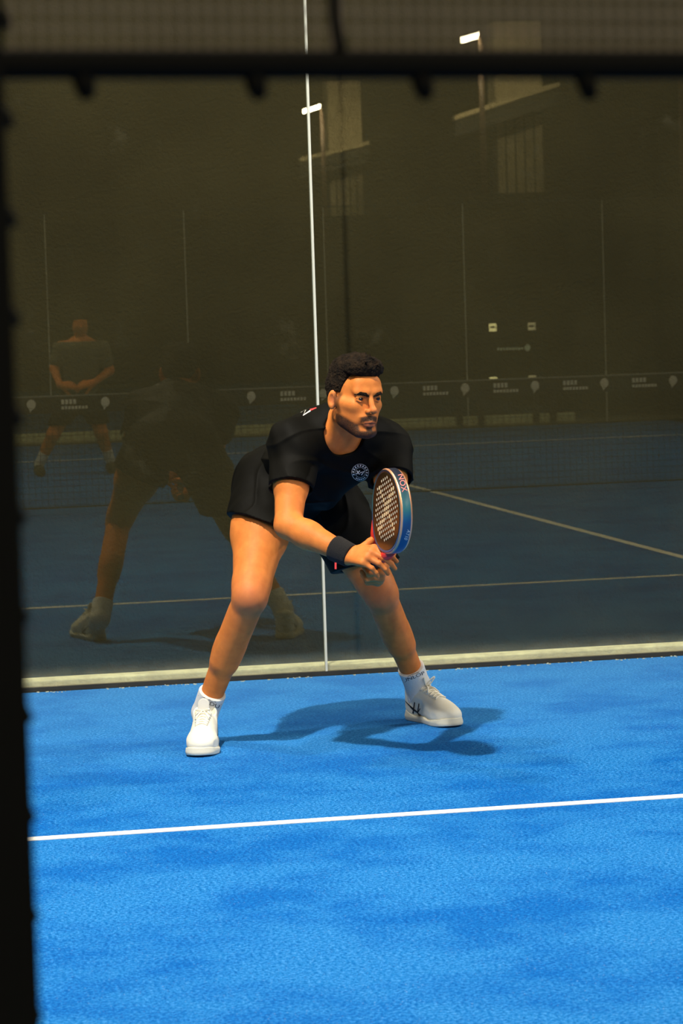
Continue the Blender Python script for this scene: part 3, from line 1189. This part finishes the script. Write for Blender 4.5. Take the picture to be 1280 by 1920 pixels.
    MB().obox(tg, CR * .003, CF * .002, CU * .010).build('red_tag', REDP, root)
    # ---- socks and shoes
    for sd in (-1, 1):
        ho, xd, yd = frames[sd]
        build_shoe(root, ho, xd, yd, ankR if sd < 0 else ankL, kneR if sd < 0 else kneL, sd)
    return dict(root=root, rc=rc, rax=rax, ndir=ndir, grip=grip, head=hc, mn=mn,
                rim_dir=lambda px, py: at(px + (4 if py < 950 else -8), py + 20, .84) - at(px - (6 if py < 950 else -6), py - 20, .84))


def build_shoe(root, o, xd, yd, an, kn, sd):
    Lc = lambda x, y, z: o + xd * x + yd * y + zz * z
    MM = np.stack([xd, yd, zz])
    shoe = empty('shoe', o)
    shoe.parent = root
    shoe.matrix_parent_inverse = root.matrix_basis.inverted()

    def outline(l, g):
        a = np.array([0, .040]); pts = [(-.000, .040, .039), (.004, .13, .040), (.004, .205, .052), (.0, .245, .045)]
        d = None
        for p, q in zip(pts, pts[1:]):
            pa, pb = np.array(p[:2]), np.array(q[:2])
            t = np.clip(((l[..., :2] - pa) @ (pb - pa)) / ((pb - pa) @ (pb - pa)), 0, 1)
            e = np.linalg.norm(l[..., :2] - pa - t[..., None] * (pb - pa), axis=-1) - (p[2] + (q[2] - p[2]) * t) - g
            d = e if d is None else np.minimum(d, e)
        return d
    loc = lambda P: (P - o) @ MM.T
    S = Solid().add(Ell(Lc(0, .145, .04), (.09, .19, .12), MM), .01)

    def sole_post(P, d):
        l = loc(P)
        spring = .008 * sstep(l[..., 1], .21, .30) + .006 * (1 - sstep(l[..., 1], -.0, .05))
        top = .021 + .013 * (1 - sstep(l[..., 1], .0, .12)) + .014 * sstep(l[..., 1], .235, .285) + .003 * np.sin(l[..., 1] * 60)
        e = outline(l, .0035 - .22 * np.abs(l[..., 2] - .014))
        e = np.maximum(e, np.maximum(spring * .8 - l[..., 2], l[..., 2] - top))
        return e + .0
    S.post = sole_post
    v, q = polygonize(S, .0025, Lc(0, .145, .05) - .2, Lc(0, .145, .05) + .2)
    np_mesh('sole', v, q, SOLEM, shoe)
    S = Solid()
    S.add(Ell(Lc(0, .048, .055), (.039, .052, .064), MM), .02)
    S.add(Cone(Lc(0, .075, .060), Lc(.003, .195, .042), .043, .044), .025)
    S.add(Ell(Lc(.003, .222, .036), (.049, .066, .038), MM), .025)
    S.add(Cone(Lc(0, .045, .07), Lc(0, .040, .100), .036, .040), .02)
    S.add(Cone(Lc(0, .105, .090), Lc(0, .185, .062), .030, .026), .02)
    S.sub(Cone(Lc(0, .055, .105), Lc(0, .045, .17), .032, .040), .008)

    def up_post(P, d):
        l = loc(P)
        d = np.maximum(d, outline(l, .0))
        return np.maximum(d, .012 - l[..., 2])
    S.post = up_post
    v, q = polygonize(S, .0025)
    upper = np_mesh('upper', v, q, SHOEM, shoe)
    # tongue
    S = Solid().add(Cone(Lc(0, .100, .095), Lc(0, .088, .142), .020, .019), .01)
    S.post = lambda P, d: np.maximum(d, np.abs((P - Lc(0, .094, .118)) @ nrm(yd * .95 + zz * .3)) - .006)
    v, q = polygonize(S, .0025)
    np_mesh('tongue', v, q, mat('tongue_mesh', (.55, .54, .50, 1), .8), shoe)
    bv = bvh_of(upper)
    # laces: crossings laid on the upper and a bow
    b = MB()
    for k in range(6):
        y0 = .105 + .017 * k
        for s_ in (-1, 1):
            pts = []
            for t in np.linspace(-1, 1, 9):
                px = t * (.026 - .0012 * k)
                py = y0 + s_ * t * .007
                h, n, i, dd = bv.ray_cast(Vector(Lc(px, py, .25)), Vector((0, 0, -1)))
                if h is not None:
                    pts.append(np.array(h) + zz * .0028)
            if len(pts) > 3:
                b.tube(pts, .0028, 6)
    for s_ in (-1, 1):
        base = Lc(0, .108, .125)
        hz_, hw_ = (.016, .010) if sd > 0 else (.005, .011)
        b.tube([base + xd * s_ * (.011 - hw_ * math.cos(t)) + zz * (hz_ * (1 + math.sin(t - 1.2)) - .004) + yd * (.010 - .010 * math.cos(t)) for t in np.linspace(0, 2 * math.pi, 15)], .0024, 6)
        b.tube([base, base + xd * s_ * .012 + yd * .03 - zz * .008, base + xd * s_ * .022 + yd * .045 - zz * .022], .0026, 6)
    b.build('laces', LACEM, shoe, True)
    # curved side stripes: two long lines crossed by two short ones
    for s_ in (-1, 1):
        st = [stroke2d([(.030, .066), (.062, .052), (.098, .038), (.125, .026)], [.003, .005, .006, .004]),
              stroke2d([(.062, .050), (.085, .040), (.110, .036), (.125, .050)], [.004, .006, .005, .003]),
              stroke2d([(.092, .068), (.078, .028)], [.006, .007]),
              stroke2d([(.118, .066), (.104, .020)], [.005, .007])]
        pv, pf = join2d(st)
        decal('side_stripes', (pv, pf), o + xd * s_ * .12, yd, zz, -xd * s_, bv, INK, shoe, .0015)
    # sock
    dz = nrm(kn - an)
    top = an + dz * .085
    S = Solid()
    S.add(Cone(Lc(0, .055, .06), an, .034, .043), .02)
    S.add(Cone(an, top, .0425, .0455), .01)
    S.add(Cone(Lc(0, .06, .07), Lc(0, .10, .085), .033, .024), .02)
    S.post = lambda P, d: np.maximum(d + .0007 * wavy(P, 160, 5, 41), np.maximum((P - top) @ dz, -((P - top) @ dz + .018) * 0 - 1 + 0 * d))
    v, q = polygonize(S, .0025)
    sock = np_mesh('sock', v, q, SOCKM, root)
    bs = bvh_of(sock)
    lc = an + dz * .040
    e1 = nrm(np.cross(dz, nrm(CAM - lc)))
    e1 = e1 if e1 @ rt > 0 else -e1
    dirn = nrm(lc - CAM)
    mk = [stroke2d([(-.04, .013), (.04, .013)], .0022)]
    decal('sock_stripe', join2d(mk), lc, e1, dz, dirn, bs, mat('sock_grey', (.10, .10, .09, 1), .8), sock, .001)
    tv, tf = text_mesh('DUNLOP', .021)
    # the word runs round the cuff: only part of it faces the camera
    shift = -.012 if sd > 0 else .052
    tv = [(a * 1.15 + shift, c) for a, c in tv]
    keep = [f for f in tf if all(abs(tv[i][0]) < .040 for i in f)]
    if keep:
        decal('sock_lettering', (tv, keep), lc, e1, dz, dirn, bs, INK, sock, .001)


PL = build_player()

# ================================================================== RACKET
def build_racket(PL):
    rc, a, n = PL['rc'], PL['rax'], PL['ndir']
    s = nrm(np.cross(a, n))
    root = empty('padel_racket', rc)
    tag(root, 'black and gold drop-shaped racket with blue rim held by the crouching player', 'racket')
    MM = np.stack([s, a, n])
    Lw = lambda x, y, z: rc + s * x + a * y + n * z
    # head outline (x across, y along): round top, narrowing to the throat
    def prof(t):
        ang = t
        x = .128 * math.sin(ang)
        y = .128 * math.cos(ang)
        if y < 0:
            y *= 1.18
            x *= 1 - .22 * (-y / .151) ** 2
        return x, y
    NP = 72
    out = [prof(2 * math.pi * i / NP) for i in range(NP)]
    T = .019

    def shell(name, sc0, z0, sc1, z1, material, parent=root, inner=None):
        bm = bmesh.new()
        r0 = [bm.verts.new(Lw(x * sc0, y * sc0, z0)) for x, y in out]
        r1 = [bm.verts.new(Lw(x * sc1, y * sc1, z1)) for x, y in out]
        for i in range(NP):
            bm.faces.new((r0[i], r0[(i + 1) % NP], r1[(i + 1) % NP], r1[i]))
        if inner:
            pass
        else:
            bm.faces.new(r1)
            bm.faces.new(r0[::-1])
        bmesh.ops.recalc_face_normals(bm, faces=list(bm.faces))
        me = bpy.data.meshes.new(name)
        bm.to_mesh(me)
        bm.free()
        return link(name, me, material, parent)
    face = mat('racket_face', (.060, .036, .012, 1), .28, metal=.75, var=.4, vscale=9)
    rimm = bpy.data.materials.new('racket_rim')
    rimm.use_nodes = True
    nt = rimm.node_tree
    bs = nt.nodes['Principled BSDF']
    bs.inputs['Roughness'].default_value = .35
    tc = nt.nodes.new('ShaderNodeTexCoord')
    sx = nt.nodes.new('ShaderNodeSeparateXYZ')
    nt.links.new(tc.outputs['Object'], sx.inputs[0])
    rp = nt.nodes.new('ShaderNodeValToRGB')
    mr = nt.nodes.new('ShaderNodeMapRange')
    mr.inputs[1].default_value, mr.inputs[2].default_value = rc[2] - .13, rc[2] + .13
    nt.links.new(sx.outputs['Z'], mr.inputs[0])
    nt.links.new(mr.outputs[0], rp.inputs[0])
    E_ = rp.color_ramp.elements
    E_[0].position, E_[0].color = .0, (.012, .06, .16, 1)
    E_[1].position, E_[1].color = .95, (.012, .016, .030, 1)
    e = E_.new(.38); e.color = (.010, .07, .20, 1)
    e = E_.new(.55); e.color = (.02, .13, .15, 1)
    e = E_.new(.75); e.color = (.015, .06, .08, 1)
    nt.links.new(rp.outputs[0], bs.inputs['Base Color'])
    copper = mat('copper_edge', (.85, .42, .22, 1), .35, metal=.6)
    shell('face_plate', .93, T - .001, .90, T + .001, face)
    shell('face_plate', .93, -T + .001, .90, -T - .001, face)
    # rim: a hoop with bevelled copper lips
    bm = bmesh.new()
    ringdef = [(.90, T), (.975, T), (1.0, T - .006), (1.0, -T + .006), (.975, -T), (.90, -T)]
    rings = [[bm.verts.new(Lw(x * k, y * k, z)) for x, y in out] for k, z in ringdef]
    fm = []
    for j in range(len(rings)):
        A, Bq = rings[j], rings[(j + 1) % len(rings)]
        for i in range(NP):
            f = bm.faces.new((A[i], A[(i + 1) % NP], Bq[(i + 1) % NP], Bq[i]))
            f.material_index = 1 if j in (1, 3) else 0
            f.smooth = True
            if j in (1, 3):
                fm.append(f)
    bmesh.ops.recalc_face_normals(bm, faces=list(bm.faces))
    me = bpy.data.meshes.new('rim')
    bm.to_mesh(me)
    bm.free()
    rim = link('rim', me, rimm, root)
    me.materials.append(copper)
    # drilled holes as pale discs, their lit insides painted, in a diagonal grid, larger gold ones down the middle
    b = MB()
    g = MB()
    for i in range(-7, 8):
        for j in range(-8, 8):
            x = i * .0165 + (.00825 if j % 2 else 0)
            y = j * .0150 + .012
            if (x / .092) ** 2 + ((y - .004) / .108) ** 2 > 1:
                continue
            tgt = g if (abs(x) < .012 or abs(y - .012) < .012) else b
            r = .0046 if tgt is b else .0058
            tgt.poly([Lw(x + r * math.cos(t), y + r * math.sin(t) * (1 if tgt is b else 1.35), T + .0018) for t in np.linspace(0, 2 * math.pi, 11)[:-1]])
    tag(b.build('drilled_holes', mat('hole_lit_inside', (.62, .52, .36, 1), .6), root), kind='stuff')
    tag(g.build('gold_holes', mat('gold_print', (.95, .78, .45, 1), .4, metal=.3), root), kind='stuff')
    # throat: two arms meeting in the handle, red bridge
    bb = MB()
    for q in (-1, 1):
        bb.tube([Lw(q * .066, -.108, 0), Lw(q * .048, -.160, 0), Lw(q * .016, -.205, 0)], [.019, .018, .014], 12)
    bb.build('throat_arm', mat('throat_red', (.70, .035, .02, 1), .4), root, True)
    MB().tube([Lw(0, -.185, 0), Lw(0, -.20, 0), Lw(0, -.305, 0), Lw(0, -.312, 0)], [.0135, .0155, .0150, .018], 14).build('handle', mat('grip_tape', (.030, .028, .028, 1), .8, bump=.6, bscale=120), root, True)
    MB().tube([Lw(0, -.312, 0), Lw(0, -.322, 0)], [.019, .017], 14).build('butt_cap', mat('butt_cap', (.02, .02, .02, 1), .4), root, True)
    # writing on the rim
    bv = bvh_of(rim)
    for txt, px, py, size, material, name in (('NOX', 754, 905, .024, mat('pink_print', (.80, .20, .17, 1), .5), 'rim_lettering'),
                                              ('AT10', 763, 1003, .014, WINK, 'rim_small_lettering')):
        p = at(px, py, .84)
        d = nrm(p - CAM)
        along = nrm(PL['rim_dir'](px, py))
        tv, tf = text_mesh(txt, size)
        decal(name, (tv, tf), p, along, nrm(np.cross(-d, along)), d, bv, material, root, .0008)
    return root, Lw, rim


RK, RLw, RIM = build_racket(PL)


# ================================================================== LAMP POSTS
POLE = mat('pole_paint', (.16, .10, .06, 1), .5)
LENS = mat('lamp_lens', (1, 1, 1, 1), .4, emit=(1, .95, .82, 1), es=70)
HEADM = mat('lamp_housing', (.05, .05, .05, 1), .5)


def lamp_post(foot, top, arm, label, group=None, power=0, aim=None, col=(1, .94, .82), size=(.16, .30), lit=True, face=(0, 0, -1)):
    """pole from foot to top; arm: horizontal vector from the pole to the outer end of the lamp head"""
    foot, top, arm = (np.array(q, float) for q in (foot, top, arm))
    root = empty('lamp_post', foot)
    tag(root, label, 'lamp', group)
    MB().tube([foot, lerp(foot, top, .5), top], [.065, .055, .045], 10).build('pole', POLE, root, True)
    MB().obox(foot + zz * .015, (.14, 0, 0), (0, .14, 0), (0, 0, .015)).build('base_plate', POLE, root)
    hd = nrm(arm)
    L_ = np.linalg.norm(arm)
    face = np.array(face, float)
    face = nrm(face - hd * (face @ hd))
    sd = nrm(np.cross(face, hd))
    c = top + hd * (L_ * .52)
    hw = .07 if size[0] == size[1] else .14
    MB().obox(c, hd * L_ * .5, sd * hw, face * .03).build('lamp_head', HEADM, root, bevel=.008)
    MB().obox(c + face * .032, hd * L_ * .46, sd * hw * .9, face * .006).build('lens', LENS if lit else HEADM, root)
    if power:
        ld = bpy.data.lights.new('floodlight', 'AREA')
        ld.shape = 'RECTANGLE'
        ld.size, ld.size_y = size
        ld.energy = power
        ld.color = col
        lo = bpy.data.objects.new('floodlight', ld)
        COL.objects.link(lo)
        p = c + face * .08
        d = Vector(aim) - Vector(p) if aim is not None else Vector((0, 0, -1))
        lo.matrix_world = Matrix.Translation(Vector(p)) @ d.to_track_quat('-Z', 'Y').to_matrix().to_4x4()
        mw = lo.matrix_world.copy()
        lo.parent = root
        lo.matrix_parent_inverse = root.matrix_basis.inverted()
        lo.matrix_basis = mw
    return root


for (p, pw, aim, col), nm in zip(LAMPS, ('left of the near service box', 'right of the near service box', 'by the left end of the back glass, added as fill', 'by the right end of the back glass', 'left of the net, added as fill', 'right of the net, added as fill', 'left of the far service box', 'right of the far service box')):
    sg = 1 if p[0] < XC else -1
    lamp_post((p[0] - sg * .35, p[1], 0), (p[0] - sg * .35, p[1], p[2]), (sg * .5, 0, 0), 'tall court floodlight post standing ' + nm,
              'court floodlights', pw, aim, col)

# lamp posts and hall pillars of the courts farther off, seen only in the glass
def far_lamp(px, py, px2, py2, Y, label, power, lit=True):
    a = mirY(px, py, Y)
    b = mirY(px2, py2, Y)
    e = nrm(b - a)
    top = a
    return lamp_post((top[0], Y, -.0), top, b - a, label, 'distant lamp posts', power, (top[0] + .5, Y - 3, top[2] - .4), size=(.15, .15), lit=lit, face=(0, .8, -.6))


PALE = mat('pale_render', (.50, .40, .22, 1), .9, var=.2, vscale=1.5)
BOARD = mat('shaded_board', (.16, .13, .075, 1), .9, var=.4, vscale=2.5)  # darker tone paints the dimness below the eave
DARKB = mat('dark_finish', (.03, .028, .022, 1), .9)


def far_unit(Y, x0, x1, ytop, eave, label, elabel):
    """a pale pillar with sloping roof beams behind the lamp"""
    a, b = mirY(x0, ytop, Y), mirY(x1, ytop, Y)
    root = empty('hall_pillar', ((a[0] + b[0]) / 2, Y, 0))
    tag(root, label, 'pillar', 'distant hall pillars')
    zm = mirY((x0 + x1) / 2, (eave[0][1] + eave[1][1]) / 2 + 20, Y)[2]
    MB().box(a[0], b[0], Y - .6, Y, zm, a[2]).build('shaft', PALE, root, bevel=.02)
    MB().box(a[0], b[0], Y - .6, Y - .05, 0, zm).build('shaded_shaft', DARKB, root)  # dim part under the eave, shade put into a darker colour and boards
    nb = 5
    for k in range(nb):
        bw = (b[0] - a[0]) / nb
        MB().box(a[0] + bw * (k + .12), a[0] + bw * (k + .88), Y - .05, Y - .02, .4, zm - .05 - .04 * (k % 2)).build('shaded_board', BOARD, root)
    MB().box(a[0] - .1, b[0] + .1, Y - .7, Y + .1, 0, .4).build('plinth', DARKB, root)
    r2 = empty('roof_beam', ((a[0] + b[0]) / 2, Y + .5, a[2] - 1))
    tag(r2, elabel, 'beam', 'distant roof beams')
    (ex0, ey0), (ex1, ey1) = eave
    for k, (dy, th, mt) in enumerate(((0, .05, PALE), (14, .10, DARKB), (30, .06, DARKB))):
        p, q = mirY(ex0, ey0 + dy, Y + .35), mirY(ex1, ey1 + dy, Y + .35)
        d = (q - p) / 2
        MB().obox((p + q) / 2, d, (0, .12, 0), np.array([0, 0, th])).build('purlin' if k else 'eave', mt, r2)


far_lamp(900, 63, 862, 74, -40, 'lamp post with a bright tilted head, mirrored at the upper right of the glass', 420)
far_lamp(603, 197, 566, 208, -58, 'smaller bright lamp post mirrored across the glass joint', 420)
far_lamp(1274, 64, 1250, 74, -40.5, 'unlit lamp post mirrored at the right edge of the glass', 0, False)
far_unit(-43, 925, 1014, 40, ((850, 222), (1046, 158)), 'pale rendered pillar beside the larger mirrored lamp', 'sloping pale roof edge across the larger mirrored pillar')
far_unit(-61, 612, 676, 150, ((560, 300), (690, 268)), 'pale rendered pillar beside the smaller mirrored lamp', 'sloping pale roof edge across the smaller mirrored pillar')
ps = MB().box(-14, 34, -37.1, -37.0, 0, 2.75).build('wall_perimeter', mat('dark_screen', (.045, .038, .020, 1), .95, var=.3, vscale=.8, spec=.05))
hw = MB().box(-40, 60, -67.0, -66.5, 0, 16).build('wall_sky_block', mat('sky_block_dark', (.10, .082, .045, 1), .9, var=.2, vscale=.4, spec=.05))  # added wall that keeps the bright sky out of the reflection
tag(hw, 'added dark wall far behind the courts, hiding the bright sky from the glass', 'wall', kind='structure')
tag(ps, 'dark fabric perimeter screen behind the far courts', 'screen', kind='structure')
sc2 = MB().box(6.9, 16, Y_FAR - 1.3, Y_FAR - 1.2, 0, 2.5).build('wall_side_screen', MATS['dark_screen'])
tag(sc2, 'dark screen beside the far glass wall', 'screen', kind='structure')

# board with four stickers on the far wall
Yb = Y_FAR - .9
p0, p1 = mirY(902, 735, Yb), mirY(1014, 592, Yb)
bd = empty('sign_board', ((p0[0] + p1[0]) / 2, Yb, p0[2]))
tag(bd, 'dark sign board with four small lit squares, mirrored right of the player', 'sign')
MB().box(p0[0], p1[0], Yb - .03, Yb, p0[2], p1[2]).build('panel', mat('board_black', (.015, .014, .012, 1), .8), bd, bevel=.004)
for k in (0, 1):
    xx = p0[0] + .06 + k * (p1[0] - p0[0] - .12)
    MB().box(xx - .03, xx + .03, Yb - .04, Yb + .01, 0, p0[2]).build('stand_leg', BLACKM, bd)
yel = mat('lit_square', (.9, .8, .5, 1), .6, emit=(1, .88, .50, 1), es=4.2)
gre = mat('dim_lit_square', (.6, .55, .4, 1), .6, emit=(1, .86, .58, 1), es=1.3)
for px, py, mt in ((924, 614, yel), (997, 612, gre), (925, 714, yel), (998, 711, gre)):
    c = mirY(px, py, Yb + .004)
    s_ = MB().box(c[0] - .042, c[0] + .042, Yb, Yb + .006, c[2] - .042, c[2] + .042).build('lit_square', mt, bd)
    MB().box(c[0] - .03, c[0] + .03, Yb + .0062, Yb + .007, c[2] - .006, c[2] + .014).build('square_print', mat('square_ink', (.2, .16, .08, 1), .7), s_)
lt = MB()
for i in range(9):
    c = mirY(934 + i * 5.6, 655 - i * .2, Yb)
    lt.box(c[0] - .011, c[0] + .011, Yb, Yb + .004, c[2] - .012 - .004 * (i % 2), c[2] + .014 + .006 * (i % 3 == 0))
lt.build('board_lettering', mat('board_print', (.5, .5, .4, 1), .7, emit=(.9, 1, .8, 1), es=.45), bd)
c = mirY(989, 652, Yb)
MB().poly([(c[0] + .034 * math.cos(t), Yb + .003, c[2] + .038 * math.sin(t)) for t in np.linspace(0, 2 * math.pi, 17)[:-1]]).build('board_emblem', MATS['board_print'], bd)

# ================================================================== FOREGROUND FENCE
def build_fence():
    D = 1.62
    bdir = nrm(rt * math.cos(R(23)) + fw * math.sin(R(23)))
    nd = nrm(np.cross(bdir, zz))
    p0 = CAM + CF / (CF @ fw) * D
    p0[2] = 0
    nrml = nrm(np.array([nd[0], nd[1], 0]))

    def fp(px, py):
        r = CF + CR * (px - 640) / FPX - CU * (py - 960) / FPX
        t = ((p0 - CAM) @ nrml) / (r @ nrml)
        return CAM + r * t
    root = empty('mesh_fence', (*fp(20, 960)[:2], 0))
    tag(root, 'blurred black fence frame with netting along the left and top edges', 'fence')
    blk = mat('fence_black', (.004, .0035, .002, 1), .8, spec=.05)
    pc = fp(18, 960) - bdir * .030
    MB().obox((pc[0], pc[1], 1.3), bdir * .030, nrml * .02, zz * 1.3).build('post', blk, root)
    zr = fp(640, 121)[2]
    x1 = bdir * .95
    rc_ = pc + x1 * .5
    MB().tube([(pc[0], pc[1], zr), (*(pc + x1)[:2], zr)], .0082, 12).build('rail', blk, root)
    far_ = pc + x1 + bdir * .03
    MB().obox((far_[0], far_[1], 1.3), bdir * .030, nrml * .02, zz * 1.3).build('post', blk, root)
    MB().tube([(pc[0], pc[1], 2.55), (*(pc + x1)[:2], 2.55)], .012, 12).build('top_rail', blk, root)
    # netting above the rail
    net = MB()
    a0 = pc + bdir * .03
    n = int(.92 / .0078)
    for i in range(n):
        q = a0 + bdir * (.004 + i * .0078)
        net.obox((q[0], q[1], zr + .42), bdir * .0011, nrml * .0008, zz * .42)
    for k in range(int(.82 / .0105)):
        q = a0 + bdir * .46
        net.obox((q[0], q[1], zr + .008 + k * .0105), bdir * .46, nrml * .0007, zz * .0007)
    tag(net.build('netting', mat('net_brown', (.12, .09, .05, 1), .9), root), kind='stuff')
    # ties below the rail
    for px in (158, 480, 792, 1100):
        a, b = fp(px - 6, 136), fp(px + 8, 186)
        MB().tube([a, lerp(a, b, .6), b], [.0062, .0058, .0036], 8).build('tie', blk, root, True)
    # tie ends along the post
    for k in range(-1, 12):
        py = 1336 - 186 * 7 + 186 * k
        e0, e1 = fp(18 + (py - 960) * .0317 - 20, py - 14), fp(18 + (py - 960) * .0317 + 30, py + 14)
        MB().tube([e0, lerp(e0, e1, .6), e1], [.008, .0065, .002], 8).build('tie', blk, root, True)
    # strap hanging in front of the netting
    st = [fp(616, -200), fp(622, -60), fp(626, 30), fp(634, 80), fp(640, 120)]
    MB().tube(st, [.0035, .0032, .0036, .0040, .0045], 8).build('strap', blk, root, True)
    return root


build_fence()


# ================================================================== PLAYER ON THE FAR SIDE OF THE NET
def build_far_player():
    Y = -14.0
    P = lambda px, py, dy=0: mirY(px, py, Y + dy)
    foot = P(140, 890)
    root = empty('person', (foot[0], Y, 0))
    tag(root, 'person in a dark olive shirt beyond the net, mirrored faintly at the left', 'person')
    hips = (P(132, 752), P(172, 752))
    knees = (P(100, 815, .10), P(190, 812, .10))
    anks = (P(73, 872), P(208, 870))
    for a in anks:
        a[2] = .09
    neck, pel = P(152, 640, .06), P(152, 745)
    sh = (P(116, 652, .05), P(190, 652, .05))
    el = (P(102, 692, .06), P(206, 695, .06))
    wr = (P(112, 722, .22), P(176, 718, .22))
    hd = P(150, 610, .10)
    B = Solid()
    B.add(Cone(lerp(pel, neck, .1), lerp(pel, neck, .85), .12, .13), .05)
    B.add(Cone(sh[0], sh[1], .055, .055), .05)
    B.add(Cone(neck, hd, .05, .05), .02)
    B.add(Ell(hd, (.066, .085, .098)), .02)
    B.add(Cone(hd + np.array([0, .085, 0]), hd + np.array([0, .10, -.02]), .008, .012), .008)
    for i in (0, 1):
        B.add(Cone(hips[i], knees[i], .085, .056), .03)
        B.add(Cone(knees[i], anks[i], .054, .034), .02)
        B.add(Cone(lerp(knees[i], anks[i], .15) - np.array([0, .02, 0]), lerp(knees[i], anks[i], .45) - np.array([0, .02, 0]), .045, .045), .02)
        B.add(Cone(sh[i], el[i], .05, .04), .03)
        B.add(Cone(el[i], wr[i], .038, .027), .015)
        hy = nrm(wr[1 - i] - wr[i] + np.array([0, .06, -.02]))
        hand(B, wr[i], hy, np.array([0, -.8, -.6]), [(30, 40, 25)] * 4, [0, 0, 0, 0], 1 if i == 0 else -1, [(.6, .7, .3)] * 3, 1.0)
    v, q = polygonize(B, .006)
    bo = np_mesh('body', v, q, SKIN, root)
    for n_ in ('beard_and_shade', 'lip', 'ruddy_and_shade'):
        attr(bo, n_, np.zeros(len(v)))
    S = Solid().add(Ell(hd + np.array([0, -.012, .025]), (.073, .088, .092)), .01)
    S.post = lambda Q, d: np.maximum(d + .002 * wavy(Q, 300, 6, 2), np.where(Q[..., 1] > hd[1] + .03, hd[2] + .045, hd[2] - .01) - Q[..., 2])
    np_mesh('hair', *polygonize(S, .005), HAIRM, root)
    olive = mat('olive_jersey', (.10, .095, .055, 1), .8)
    S = Solid().add(Cone(lerp(pel, neck, .0), lerp(pel, neck, .85), .145, .15), .05).add(Cone(sh[0], sh[1], .07, .07), .05)
    for i in (0, 1):
        S.add(Cone(sh[i], lerp(sh[i], el[i], .6), .066, .064), .03)
    S.post = lambda Q, d: np.maximum(np.maximum(d + .005 * wavy(Q, 30, 5, 3), (pel[2] - .03) - Q[..., 2]), Q[..., 2] - neck[2] - .0)
    np_mesh('t_shirt', *polygonize(S, .006), olive, root)
    S = Solid().add(Cone(pel, lerp(pel, neck, .2), .145, .14), .05)
    for i in (0, 1):
        S.add(Cone(hips[i], lerp(hips[i], knees[i], .7), .11, .09), .04)
    S.post = lambda Q, d: np.maximum(np.maximum(d + .004 * wavy(Q, 30, 5, 4), Q[..., 2] - pel[2] - .08), lerp(hips[0], knees[0], .72)[2] - Q[..., 2])
    np_mesh('shorts', *polygonize(S, .006), CLOTH, root)
    for i in (0, 1):
        dz = nrm(knees[i] - anks[i])
        S = Solid().add(Cone(anks[i], anks[i] + dz * .11, .042, .045), .01)
        np_mesh('sock', *polygonize(S, .005), SOCKM, root)
        o = np.array([anks[i][0], Y - .06, 0])
        S = Solid().add(Ell(o + np.array([0, .06, .055]), (.042, .06, .055)), .02).add(Cone(o + np.array([0, .06, .045]), o + np.array([0, .2, .035]), .042, .042), .02)
        S.post = lambda Q, d: np.maximum(d, -Q[..., 2])
        np_mesh('shoe', *polygonize(S, .005), mat('dark_shoe', (.05, .05, .03, 1), .6), root)
    return root


build_far_player()
